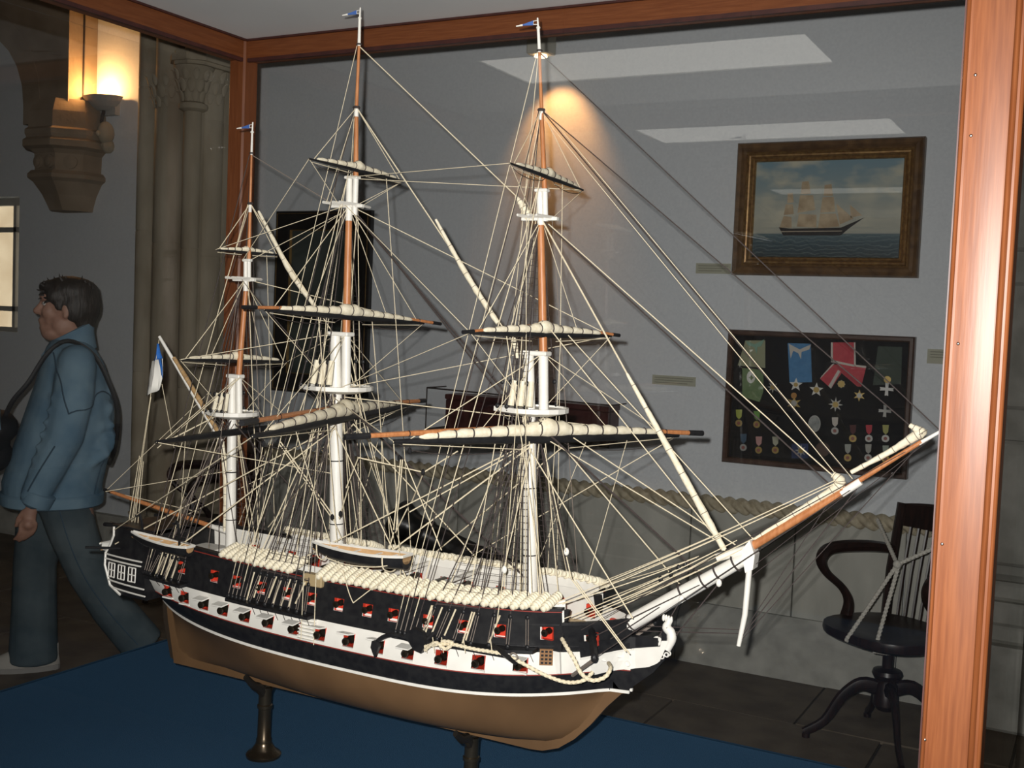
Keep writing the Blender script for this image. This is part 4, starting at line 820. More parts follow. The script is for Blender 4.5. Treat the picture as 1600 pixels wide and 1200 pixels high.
# raised poop deck furniture
MB().bbox((-2.12, Y0-.05, dz), (-2.03, Y0+.05, dz+.05), .004).build('skylight', white, ship)
for k in range(5): MB().box((-2.108+.016*k, Y0-.051, dz+.01), (-2.100+.016*k, Y0-.0495, dz+.042)).build('skylight_pane', black, ship)
for xh in (-1.80, -1.40, -1.28, -.985):
    hb = MB().bbox((xh-.045, Y0-.045, dz), (xh+.045, Y0+.045, dz+.012), .002).build('hatch', mat('hatch_wood', (.34, .2, .09), .6), ship)
    for k in range(5): MB().box((xh-.036+.018*k-.003, Y0-.038, dz+.012), (xh-.036+.018*k+.003, Y0+.038, dz+.0145)).build('grating_bar', spar, hb)
for xf in (-1.60, -1.065, -1.935):                         # fife rails round the masts
    f0 = MB().bbox((xf, Y0-.05, dz+.045), (xf+.012, Y0+.05, dz+.053), .001).build('fife_rail', white, ship)
    for y_ in (-.045, 0, .045): MB().lathe([(.005, 0), (.007, .005), (.004, .02), (.006, .045)], (xf+.006, Y0+y_, dz), n=8).build('stanchion', white, f0, True)
for xb in (-1.47, -1.33):                                  # boat skids
    MB().bbox((xb, Y0-.15, 1.03), (xb+.012, Y0+.15, 1.038), .001).build('skid_beam', white, ship)
# --- head, cutwater and figurehead
ct = [P0(*p) for p in ((940, 1071), (975, 1083), (1000, 1065), (1022, 1050), (1040, 1030), (1047, 1005), (1047, 985), (1036, 985), (1034, 1008), (960, 1018), (905, 1020), (900, 1050))]
MB().prism([(p.x, Y0-.006, p.z) for p in ct], (0, .012, 0)).build('cutwater', black, ship)
def hug(p, side, o_=.002): return Vector((p.x, Y0+side*max(.0055, (halfb(p.x, p.z) if p.x < XF_ else 0)+o_), p.z))
def headstrip(top_, bot_, side, o_, t_, n=16):           # board hugging the bow between two pixel curves
    rings = []
    for i in range(n+1):
        u = i/n; a_, b_ = P0(*lerp2(top_, u)), P0(*lerp2(bot_, u)); m_ = a_.lerp(b_, .5)
        rings.append([hug(a_, side, o_), hug(m_, side, o_), hug(b_, side, o_), hug(b_, side, o_)+Vector((0, side*t_, 0)), hug(m_, side, o_)+Vector((0, side*t_, 0)), hug(a_, side, o_)+Vector((0, side*t_, 0))])
    return MB().loft(rings)
def lerp2(T, u):
    k = u*(len(T)-1); i = min(len(T)-2, int(k)); f_ = k-i; return (T[i][0]+(T[i+1][0]-T[i][0])*f_, T[i][1]+(T[i+1][1]-T[i][1])*f_)
for side in (-1, 1):
    hd_ = headstrip([(940, 1017), (965, 1015.5), (990, 1014), (1015, 1012.5), (1033, 1011), (1036, 1000)], [(940, 1046), (965, 1044), (990, 1043), (1015, 1041), (1032, 1034), (1047, 1000)], side, .002, .003).build('head_board', white, ship)
    for k in range(9):
        u = k/8; c_ = P0(985+58*u, 1034-3*u*u*4); MB().torus(hug(c_, side, .0058), (0, 1, 0), .0055-.001*u, .0016, 10, 5).build('carved_scroll', white, hd_, True)
    for k in range(5):
        c_ = P0(955+18*k, 1024-1.5*k); MB().ell(hug(c_, side, .0062), (.0075, .0016, .0026), 8, 5).build('carved_scroll', white, hd_, True)
    MB().tube([hug(P0(q, 1018-7.5*(q-893)/140), side, .004) for q in (930, 950, 970, 990, 1010, 1033)], .0022, 5).build('head_rail', white, ship)
    headstrip([(930, 988), (960, 992), (1000, 994), (1030, 996)], [(930, 1015), (960, 1013), (1000, 1011), (1030, 1009)], side, .0015, .002).build('head_bulkhead', black, ship)
fg = MB(); c_ = P0(1043, 990)
fg.tube(catmull([P0(1042, 1014), P0(1049, 1000), P0(1048, 988), P0(1041, 980), P0(1045, 972), P0(1044, 966)], 4), [.009, .009, .009, .0095, .010, .0105, .0105, .010, .010, .010, .010, .0095, .009, .0085, .008, .0075, .007, .0065, .006, .005, .004], 10)
fg.torus(P0(1046, 996), (0, 1, 0), .009, .006, 14, 8).torus(P0(1027, 1002), (0, 1, 0), .007, .004, 14, 6).ell(P0(1047, 985), (.010, .008, .007))
fo = fg.build('figurehead_scroll', white, ship, True)
for k in range(4): MB().ell(P0(1037+4*k, 965+1.2*k), (.0035, .004, .008), 8, 6).build('crest_leaf', white, fo, True)
# catheads
for side in (-1, 1):
    a = at(875, 965, Y0-.12); yb_ = halfb(-.99, .985)
    MB().prism([(-.998, Y0+side*(yb_-.03), 1.035), (-.982, Y0+side*(yb_-.03), 1.035), (-.982, Y0+side*(yb_+.004), .955), (-.998, Y0+side*(yb_+.004), .955)], (0, side*.012, 0)).build('bow_timber', black, ship)
    MB().prism([(-.997, Y0+side*(yb_+.012), .955), (-.982, Y0+side*(yb_+.012), .955), (-.981, Y0+side*(yb_+.006), .908), (-.990, Y0+side*(yb_+.006), .908)], (0, side*.006, 0)).build('bow_timber', white, ship)
    MB().tube([(-.935, Y0+side*.07, 1.0), (-.885, Y0+side*.165, .975)], .0075, 4).build('cathead', black, ship)
    MB().tube([(-.96, Y0+side*.10, .905), (-.885, Y0+side*.165, .968)], .0045, 6).build('cathead_strut', ropeg, ship)
    MB().ell((-.884, Y0+side*.167, .972), (.008, .008, .010), 8, 6).build('cathead_cap', black, ship, True)
# --- channels with deadeyes
CH = {'fore': (-1.345, -1.03), 'main': (-1.83, -1.575), 'mizzen': (-2.135, -1.99)}
for k, (x0, x1) in CH.items():
    for side in (-1, 1):
        xs_ = xr(x0, x1, 8); zc_ = lambda x: z_wt(x)+.006
        MB().loft([[(x, Y0+side*(halfb(x, zc_(x))-.003), zc_(x)-.004), (x, Y0+side*(halfb(x, zc_(x))+.030), zc_(x)-.003), (x, Y0+side*(halfb(x, zc_(x))+.030), zc_(x)+.004), (x, Y0+side*(halfb(x, zc_(x))-.003), zc_(x)+.005)] for x in xs_]).build('channel', black, ship)
# --- pedestals that carry the keel
for px, py in ((413, 1133), (735, 1215)):
    c_ = at(px, py, Y0); cx = c_.x
    pd = empty('pedestal', (cx, Y0, CZ), ('dark bronze pedestal under the after part of the keel' if px < 500 else 'dark bronze pedestal under the forward part of the keel'), 'stand', 'pedestals under the model ship')
    MB().lathe([(.044, CZ), (.045, CZ+.007), (.041, CZ+.012), (.032, CZ+.017), (.029, CZ+.022), (.023, CZ+.031), (.0195, CZ+.040), (.020, CZ+.046), (.0175, CZ+.050), (.0165, CZ+.115), (.0165, CZ+.125), (.0195, CZ+.127), (.0195, CZ+.134), (.0165, CZ+.137), (.0165, CZ+.180)], (cx, Y0, 0), n=28).build('column', brass, pd, True)
    for side in (-1, 1):
        hb_ = [low(cx, q_/10) for q_ in range(11)]; z0_ = interp(cx, zk_tab); zt_ = z_wl(cx)
        yy = .068; q_ = next((i for i in range(11) if hb_[i] >= yy), 10)/10; zt2 = z0_+(zt_-z0_)*q_-.010
        pth = catmull([(cx, Y0+side*.004, CZ+.165), (cx, Y0+side*.026, CZ+.185), (cx, Y0+side*.048, max(CZ+.19, zt2-.028)), (cx, Y0+side*.076, zt2)], 4)
        MB().tube(pth, [.015-.0006*i for i in range(len(pth))], 8, flat=.8).build('cradle_arm', mat('bronze_dark', (.03, .026, .022), .35, metal=.5), pd, True)
# ------------------------------------------------------------------ spars and rigging
def rope(name, a, b_, r=.0010, m=None, sag=0, n=5, parent=None):
    a = Vector(a); b_ = Vector(b_)
    pts_ = [a, b_] if not sag else [a.lerp(b_, t_)+Vector((0, 0, -sag*4*t_*(1-t_))) for t_ in [k/7 for k in range(8)]]
    return MB().tube(pts_, r, n).build(name, m or ropec, parent or ship, len(pts_) > 2)
def spar_(name, pts_, r, m, parent=None, n=12): return MB().tube(pts_, r, n).build(name, m, parent or ship, True)
deadeye = MB().ell((0, 0, 0), (.0052, .0032, .0058), 10, 6).mesh('deadeye', black, smooth=True)
blockm = MB().ell((0, 0, 0), (.0050, .0040, .0075), 8, 6).mesh('rigging_block', black, smooth=True)
blockw = MB().ell((0, 0, 0), (.0060, .0045, .0085), 8, 6).mesh('rigging_block', white, smooth=True)
MST = {
 'main': dict(low=[(529, 852), (524, 522)], topm=[(541, 604), (541, 522), (545, 345)], head=(546, 278), tg=[(554, 336), (556, 278), (557, 168)], pole=(561, 72), truck=(562, 30), staff=(563, 12), top=(533, 607), ct=(545, 322), r=1.0),
 'fore': dict(low=[(831, 938), (826, 552)], topm=[(850, 636), (849, 552), (845, 352)], head=(843, 298), tg=[(852, 346), (851, 298), (846, 172)], pole=(843, 82), truck=(841, 45), staff=(840, 28), top=(838, 641), ct=(846, 342), r=.95),
 'mizzen': dict(low=[(361, 852), (363, 588)], topm=[(374, 644), (373, 588), (384, 455)], head=(384, 407), tg=[(389, 440), (389, 405), (391, 318)], pole=(393, 242), truck=(394, 208), staff=(395, 191), top=(368, 647), ct=(383, 437), r=.76)}
PT = {}
for nm, q in MST.items():
    k = q['r']; lo0, lo1 = P0(*q['low'][0]), P0(*q['low'][1]); lo0.z = min(lo0.z, dz+.01)
    ms = spar_('lower_mast', [lo0-Vector((0, 0, .03)), lo0.lerp(lo1, .3), lo0.lerp(lo1, .7), lo1], [.0175*k, .0172*k, .0155*k, .0125*k], white, n=16)
    for t_ in (.25, .5): 
        c_ = lo0.lerp(lo1, t_); MB().torus(c_, lo1-lo0, .0172*k, .0014, 16, 5).build('mast_hoop', black, ms, True)
    t0, t1, t2 = [P0(*p) for p in q['topm']]; hd2 = P0(*q['head'])
    spar_('topmast_heel', [t0-Vector((0, 0, .015)), t1], .0115*k, white); spar_('topmast', [t1, t1.lerp(t2, .5), t2], [.0098*k, .0092*k, .0080*k], spar)
    spar_('topmast_head', [t2, hd2], [.0085*k, .0075*k], white)
    g0, g1, g2 = [P0(*p) for p in q['tg']]; pl_ = P0(*q['pole']); tk = P0(*q['truck']); st = P0(*q['staff'])
    spar_('topgallant_heel', [g0, g1], .0070*k, white); spar_('topgallant_mast', [g1, g2], [.0065*k, .0048*k], spar)
    spar_('topgallant_hounds', [g2-Vector((0, 0, .022)), g2], [.0058*k, .0052*k], white); spar_('royal_mast', [g2, pl_], [.0044*k, .0034*k], spar)
    spar_('royal_head', [pl_, tk], [.0040*k, .0034*k], white); spar_('vane_staff', [tk, st], [.0022, .0018], white)
    MB().lathe([(.0035, 0), (.005, .002), (.0035, .005)], tk, n=10).build('truck', white, ship, True)
    MB().torus(pl_+Vector((0, 0, .004)), (0, 0, 1), .0050*k, .0022, 12, 5).build('rigging_collar', roped, ship, True); MB().torus(g2, (0, 0, 1), .0062*k, .0035, 12, 5).build('rigging_collar', roped, ship, True)
    # vane
    vn = MB().tube([st-Vector((0, 0, .014)), st+Vector((-.010, 0, -.013)), st+Vector((-.010, 0, -.006)), st-Vector((0, 0, .005))], .0009, 4).build('vane_frame', white, ship)
    MB().prism([st+Vector((-.010, -.0008, -.005)), st+Vector((-.010, -.0008, -.015)), st+Vector((-.038, -.0008, -.0135)), st+Vector((-.038, -.0008, -.0115))], (0, .0016, 0)).build('vane', mat('vane_blue', (.06, .14, .42), .6), vn)
    MB().prism([st+Vector((-.036, -.001, -.0105)), st+Vector((-.036, -.001, -.0145)), st+Vector((-.052, -.001, -.0145)), st+Vector((-.052, -.001, -.0125))], (0, .002, 0)).build('vane_tip', white, vn)
    # top platform
    tp = P0(*q['top']); hx, hy = .078*k, .088*k
    pol = [(-hx, -hy*.72), (-hx, hy*.72)] + [(-hx*.1+hx*1.05*math.sin(a), hy*math.cos(a)) for a in [R(18*i) for i in range(11)]]
    po = MB().loft([[(tp.x+x*s_, Y0+y*s_, tp.z+z_) for x, y in pol] for s_, z_ in ((.55, -.011), (.93, -.0045), (1.0, -.003), (1.0, .003), (.97, .003))]).build('top_platform', white, ship)
    MB().loft([[(tp.x+x*s_, Y0+y*s_, tp.z+z_) for x, y in pol] for s_, z_ in ((1.0, .003), (1.0, .007), (.93, .007), (.93, .003))], caps=False).build('platform_rim', white, po)
    MB().bbox((lo1.x-.016*k, Y0-.016*k, lo1.z-.004), (t1.x+.014*k, Y0+.016*k, lo1.z+.006), .002).build('mast_cap', white, ship)
    MB().bbox((hd2.x-.010*k, Y0-.009*k, hd2.z-.003), (g1.x+.009*k, Y0+.009*k, hd2.z+.004), .0015).build('mast_cap', white, ship)
    cc = P0(*q['ct']); co = MB().bbox((cc.x-.05*k, Y0-.006, cc.z-.004), (cc.x+.042*k, Y0+.006, cc.z+.004), .001).build('crosstree', white, ship)
    for dx in (-.018, .010, .030): MB().tube([(cc.x+dx*k-.012*k, Y0-.062*k, cc.z+.003), (cc.x+dx*k, Y0, cc.z+.003), (cc.x+dx*k-.012*k, Y0+.062*k, cc.z+.003)], .0032, 4).build('crosstree_arm', white, co)
    PT[nm] = dict(foot=lo0, top=tp, cap=lo1, capf=t1, ct=cc, cap2=hd2, tg=g2, royal=pl_, truck=tk, low=(lo0, lo1), hounds=tp-Vector((.006, 0, .022)), k=k)
# --- shrouds, ratlines, backstays
def rat_set(name, lines, zs, r=.0006):
    mb_ = MB()
    for z in zs:
        pp_ = []
        for a, b_ in lines:
            if min(a.z, b_.z) <= z <= max(a.z, b_.z): pp_.append(a.lerp(b_, (z-a.z)/(b_.z-a.z)))
        for u, v_ in zip(pp_, pp_[1:]): mb_.tube([u, v_], r, 3, caps=False)
    o = mb_.build(name, roped, ship, fix=False); o['kind'] = 'stuff'; return o
for nm, n_, nb in (('fore', 7, 5), ('main', 8, 5), ('mizzen', 5, 3)):
    p = PT[nm]; k = p['k']; x0, x1 = CH[nm]
    for side in (-1, 1):
        lines = []
        f_lo, f_hi = (x0+.075*k, x1-.012) if nm != 'mizzen' else (x0+.025, x1-.01)
        for i in range(n_):
            x = f_hi+(f_lo-f_hi)*i/(n_-1); zc_ = z_wt(x)+.010; yb_ = Y0+side*(halfb(x, zc_)+.026)
            d0 = Vector((x, yb_, zc_+.006)); tpv = Vector((p['hounds'].x-.006+.004*(i % 3), Y0+side*.014*k, p['hounds'].z+.003*i))
            d1 = d0.lerp(tpv, .125); put('deadeye', deadeye, ship, d0); put('deadeye', deadeye, ship, d1)
            for o_ in (-.0028, .0028): rope('lanyard', d0+Vector((o_, 0, 0)), d1+Vector((o_, 0, 0)), .0008, ropeg, n=4)
            rope('shroud', d1, tpv, .0014, roped); lines.append((d1, tpv))
            rope('chain_plate', d0, (x+.004, Y0+side*(halfb(x, zc_-.028)+.001), zc_-.030), .0009, roped, n=4)
        zl = lines[0][0].z+.012; zs = []
        while zl < p['hounds'].z-.02: zs.append(zl); zl += .0135
        rat_set('ratlines', lines, zs)
        mb_ = [l_[0].lerp(l_[1], .02) for l_ in lines]; rope('sheer_pole', mb_[0], mb_[-1], .0016, roped); 
        # topmast shrouds to the rim of the top
        tl = []
        for i in range(4):
            d0 = Vector((p['top'].x+(.012-.024*i)*k, Y0+side*.080*k, p['top'].z+.010)); tpv = Vector((p['ct'].x-.004-.003*i, Y0+side*.008, p['ct'].z-.012)); d1 = d0.lerp(tpv, .13)
            put('deadeye', deadeye, ship, d0); put('deadeye', deadeye, ship, d1); rope('lanyard', d0, d1, .0016, roped, n=4)
            rope('topmast_shroud', d1, tpv, .0011, roped); tl.append((d1, tpv))
            if side == -1 and i < 3: spar_('canvas_bolster', [d0+Vector((.009*k, .004, .002)), d0.lerp(tpv, .14)+Vector((.009*k, .004, 0))], [.0075*k, .0068*k], cream, n=8)
            rope('futtock_shroud', d0-Vector((0, 0, .008)), (p['hounds'].x+.008-.004*i, Y0+side*.018*k, p['hounds'].z-.040*k), .0011, roped)
        zl = tl[0][0].z+.012; zs = []
        while zl < p['ct'].z-.02: zs.append(zl); zl += .0135
        rat_set('ratlines', tl, zs, .0005)
        for i in range(2):
            a = Vector((p['ct'].x-.012*k-.01*i, Y0+side*.058*k, p['ct'].z+.004)); rope('topgallant_shroud', a, p['tg'], .0008, ropec if i else roped)
        for i in range(nb):                                # backstays
            x = (f_lo-.018)-((f_lo-.018)-(x0+.006))*i/max(1, nb-1) if nm != 'mizzen' else x0+.018-.008*i
            zc_ = z_wt(x)+.010; d0 = Vector((x, Y0+side*(halfb(x, zc_)+.026), zc_+.006))
            tgt = (p['ct'], p['cap2'], p['tg'], p['tg'], p['royal'])[i] if nb == 5 else (p['ct'], p['tg'], p['royal'])[i]
            put('deadeye', deadeye, ship, d0); d1 = d0.lerp(Vector(tgt), .04); rope('lanyard', d0, d1, .0012, ropeg, n=4); rope('backstay', d1, Vector(tgt)+Vector((-.004, side*.003, 0)), .0011 if i < 3 else .0008, roped if i in (0, 2) else ropec)
# --- yards with furled sails
YD = {}
def yard(key, a, b_, d, r, sr, boomL=None, boomR=None, gask=13, tilt=None):
    A = at(*a, Y0-d); B = at(*b_, Y0+d); ax = (B-A).normalized(); L_ = (B-A).length; YD[key] = (A, B)
    y_ = MB().tube([A.lerp(B, t_) for t_ in (0, .06, .2, .42, .58, .8, .94, 1)], [r*.42, r*.5, r*.82, r, r, r*.82, r*.5, r*.42], 10).build('yard', black, ship, True)
    rr_ = random.Random(key); pts_ = []; rad = []
    for i in range(65):
        t_ = i/64; u = .08+.84*t_; c_ = abs(2*t_-1)
        bun = math.exp(-(c_/.13)**2); rd = sr*(.40+.52*(1-c_**1.8)+.50*bun)*(1+rr_.uniform(-.05, .05))*(1-.10*abs(math.sin(t_*math.pi*gask)) if False else 1)
        rd *= .84+.20*abs(math.sin(math.pi*t_*(gask)))
        yr = r*(1 if c_ < .2 else 1-.45*c_**2); pts_.append(A.lerp(B, u)+Vector((0, -.002, yr*.72+rd*.72)) ); rad.append(rd)
    rad[0] *= .35; rad[-1] *= .35; sl_ = MB().tube(pts_, rad, 12).build('furled_sail', cream, y_, True)
    for g in range(1, gask):
        i = g*64/gask; i0 = int(i); c_ = pts_[i0].lerp(pts_[min(64, i0+1)], i-i0); MB().torus(c_, ax, rad[i0]*1.0, .0010+.055*sr, 12, 5).build('gasket', roped, y_)
    m_ = pts_[32]
    for s in (-1, 1): MB().tube([m_-ax*sr*2.0*s+Vector((0, -rad[32]*.75, -rad[32]*.7)), m_-ax*sr*.9*s+Vector((0, -rad[32]*.95, .2*rad[32])), m_+ax*sr*.3*s+Vector((0, -rad[32]*.55, rad[32]*.85))], .0018, 5).build('gasket', roped, y_)
    for s, (E_, I_) in ((0, (A, A.lerp(B, .47))), (1, (B, A.lerp(B, .53)))):
        q = [E_.lerp(I_, t_)+Vector((0, 0, -.030*math.sin(math.pi*t_)**.5*(L_/.7))) for t_ in [k/8 for k in range(9)]]
        MB().tube(q, .0008, 4).build('footrope', roped, y_)
        MB().tube([E_.lerp(I_, .06)+Vector((0, 0, -.006)), I_.lerp(E_, .12)+Vector((0, -.004, -r*2.0))], .0009, 4).build('jackstay', ropec, y_)
    for bm_, near in ((boomL, True), (boomR, False)):
        if bm_:
            (p0_, p1_) = bm_; tA = .5*0; dd = (-1 if near else 1)
            # boom lies on the yard: outer end beyond the yardarm
            E_ = A if near else B; yo = Y0-d if near else Y0+d
            def onY(px, py):
                u = min(max(0, (px-a[0])/(b_[0]-a[0])), 1.4) if True else 0
                return Y0-d+2*d*((px-a[0])/(b_[0]-a[0]))
            o0 = at(p0_[0], p0_[1], onY(p0_[0], p0_[1])); o1 = at(p1_[0], p1_[1], onY(p1_[0], p1_[1]))
            s0, s1 = (o0, o1)
            bo = MB().tube([s0, s0.lerp(s1, .5), s1], [r*.42, r*.52, r*.46], 8).build('studding_sail_boom', spar, ship, True)
            tip = s0 if near else s1; oth = s1 if near else s0
            MB().tube([tip+(tip-oth).normalized()*.002, tip.lerp(oth, .13)], r*.56, 8).build('boom_tip', black, bo, True)
            for t_ in (.35, .75): MB().torus(tip.lerp(oth, t_), oth-tip, r*.5, .0012, 10, 4).build('boom_iron', black, bo)
    return y_
yard('fc', (615, 690), (1060, 680), .31, .0115, .0150, ((540, 683), (805, 668)), ((930, 671), (1097, 677)), 15)
yard('ft', (735, 520), (955, 525), .20, .0075, .0105, ((724, 519), (842, 508)), ((890, 513), (967, 524)), 11)
yard('fg', (797, 255), (911, 297), .20, .0050, .0070, gask=9)
yard('mc', (395, 682), (640, 632), .47, .0115, .0150, ((378, 661), (522, 637)), ((582, 631), (664, 626)), 15)
yard('mt', (413, 484), (662, 505), .26, .0080, .0110, ((380, 480), (527, 482)), ((590, 491), (688, 506)), 12)
yard('mg', (483, 248), (630, 283), .19, .0050, .0075, gask=9)
A = at(244, 691, Y0-.30); B = at(470, 662, Y0+.30); YD['cj'] = (A, B)
MB().tube([A.lerp(B, t_) for t_ in (0, .2, .5, .8, 1)], [.004, .0075, .0095, .0075, .004], 10).build('yard', black, ship, True)
yard('zt', (281, 562), (449, 565), .19, .0060, .0080, gask=9)
yard('zg', (337, 390), (436, 398), .10, .0038, .0055, gask=8)
# --- bowsprit and jib booms
b0, b1, b2, b3 = P0(955, 990), P0(1172, 868), P0(1345, 752), P0(1482, 667)
bs = spar_('bowsprit', [b0-(b1-b0)*.15, b0.lerp(b1, .5), b1], [.0185, .0165, .0130], white, n=16)
jb0 = P0(1120, 885)+Vector((0, 0, .018)); spar_('jib_boom_heel', [jb0, P0(1172, 857)], [.0085, .0092], white)
spar_('jib_boom', [P0(1166, 859), P0(1345, 752)], [.0092, .0070], spar); spar_('flying_jib_boom', [P0(1300, 777), P0(1345, 749), P0(1440, 690)], [.0052, .0055, .0042], spar); spar_('boom_end', [P0(1436, 693), b3], [.0040, .0028], white)
spar_('boom_band', [P0(1315, 771), P0(1345, 752)], [.0080, .0078], white)
MB().prism([P0(1162, 858)+Vector((0, -.017, 0)), P0(1175, 842)+Vector((0, -.017, 0)), P0(1183, 866)+Vector((0, -.017, 0)), P0(1180, 888)+Vector((0, -.017, 0)), P0(1168, 893)+Vector((0, -.017, 0))], (0, .034, 0)).build('bowsprit_cap', white, ship)
spar_('dolphin_striker', [P0(1171, 885), P0(1164, 960), P0(1154, 1009)], [.0062, .0058, .0045], white)
for px, py in ((986, 972), (1067, 925), (1100, 907), (1122, 895), (1150, 880)):
    c_ = P0(px, py); MB().torus(c_, b1-b0, .0172, .0022, 16, 5).build('bowsprit_gammoning', roped, bs, True)
for px, py in ((1070, 933), (1128, 908)): put('rigging_block', blockw, ship, P0(px, py)+Vector((0, -.020, 0)))
# furled jibs along the booms and furled staysails along the stays
def furled(name, pts_, rad, n=10, gask=8):
    rr_ = random.Random(len(pts_)*7+int(rad[0]*1e5)); C_ = catmull(pts_, 8); k_ = len(C_); rs = [ (interp(i/(k_-1), [(j/(len(rad)-1), rad[j]) for j in range(len(rad))]))*rr_.uniform(.86, 1.1) for i in range(k_)]
    o = MB().tube(C_, rs, n).build(name, cream, ship, True)
    for g in range(1, gask):
        i = int(g*k_/gask); MB().torus(C_[i], (C_[min(i+1, k_-1)]-C_[i-1]), rs[i]*1.02, .0007, 10, 4).build('gasket', ropeg, o)
    return o
furled('furled_jib', [P0(1180, 843), P0(1240, 803), P0(1300, 766), P0(1312, 752), P0(1301, 741)], [.004, .0055, .008, .012, .006], gask=12)
furled('furled_flying_jib', [P0(1330, 738), P0(1390, 706), P0(1432, 680), P0(1440, 676), P0(1421, 664)], [.004, .006, .010, .010, .004], gask=10)
sA_, sB_ = PT['fore']['ct'], P0(1135, 865)
furled('furled_staysail', [sA_.lerp(sB_, t_) for t_ in (.48, .60, .74, .87, .99)], [.003, .006, .0075, .0085, .006], gask=9)
furled('furled_staysail', [P0(681, 343), P0(712, 400), P0(745, 455), P0(778, 505)], [.003, .0055, .007, .006], gask=8)
furled('furled_staysail', [P0(404, 330), P0(430, 380), P0(458, 432), P0(492, 478)], [.0035, .0055, .0065, .005], gask=8)
furled('furled_staysail', [P0(806, 307), P0(814, 318), P0(822, 332), P0(824, 344)], [.003, .007, .010, .006], gask=4)
furled('furled_staysail', [P0(796, 520), P0(804, 536), P0(808, 560)], [.005, .007, .004], gask=3)
# --- standing stays
F_, M_, Z_ = PT['fore'], PT['main'], PT['mizzen']
stays = [(F_['royal'], P0(1470, 674), .0012, roped), (F_['tg'], P0(1422, 665), .0013, roped), (F_['tg'], P0(1326, 742), .0013, roped), (F_['ct'], P0(1306, 766), .0016, roped), (F_['ct'], P0(1135, 865), .0018, ropec),
         (P0(861, 516), P0(1126, 850), .0012, ropec), (P0(888, 524), P0(1182, 848), .0011, ropec), (P0(852, 685), P0(1122, 846), .0012, ropec), (P0(896, 684), P0(1150, 852), .0012, ropec),
         (F_['hounds'], P0(1090, 893), .0022, roped), (P0(857, 350), P0(1320, 760), .0012, ropec), (P0(851, 172), P0(1332, 748), .0008, ropec), (P0(855, 190), P0(1305, 740), .0008, ropec),
         (M_['royal'], P0(806, 306), .0013, ropec), (M_['tg'], P0(790, 518), .0015, ropec), (P0(558, 338), P0(822, 652), .0022, roped), (P0(561, 338), P0(816, 660), .0018, roped), (M_['hounds'], P0(818, 900), .0026, roped),
         (Z_['royal'], P0(527, 323), .0011, ropeg), (Z_['tg'], P0(520, 520), .0013, ropec), (P0(386, 448), P0(528, 612), .0014, roped), (Z_['hounds'], P0(520, 835), .0020, roped)]
for a, b_, r, m_ in stays: rope('stay', a, b_, r, m_)
# --- head rigging
for a, b_, m_, r in ((P0(1156, 990), P0(960, 985), roped, .0011), (P0(1157, 984), P0(930, 975), roped, .0009), (P0(1155, 1000), P0(1345, 756), roped, .0012), (P0(1155, 1004), P0(1440, 692), roped, .0010), (P0(1156, 996), P0(1300, 778), roped, .0009),
                     (P0(1000, 1062), P0(1128, 905), roped, .0016), (P0(985, 1070), P0(1068, 930), roped, .0016), (P0(1470, 674), P0(1168, 905), roped, .0008), (P0(1343, 757), P0(1170, 890), roped, .0008)):
    rope('bobstay', a, b_, r, m_)
for side in (-1, 1):
    for a, b_, m_, r in (((-.93, Y0+side*.085, .985), P0(1128, 897), roped, .0012), ((-.90, Y0+side*.05, .98), P0(1067, 925), roped, .0012), ((-.884, Y0+side*.166, .972), P0(1345, 755), roped, .0009), ((-.95, Y0+side*.09, 1.0), P0(1440, 692), roped, .0008)):
        rope('bowsprit_shroud', a, b_, r, m_)
    for i, (x, px, py) in enumerate(((-1.01, 1310, 748), (-.99, 1305, 755), (-.97, 1180, 840), (-.985, 1150, 845), (-.955, 1120, 865), (-1.0, 1090, 870), (-.94, 1175, 850))):
        rope('jib_sheet', (x, Y0+side*(halfb(x, z_rl(x))-.012), z_rl(x)+.010), P0(px, py)+Vector((0, side*.006, 0)), .0010, ropec, sag=.006)
    put('rigging_block', blockm, ship, P0(1040, 901)+Vector((0, side*.03, 0))); put('rigging_block', blockm, ship, P0(1065, 885)+Vector((0, side*.02, 0)))
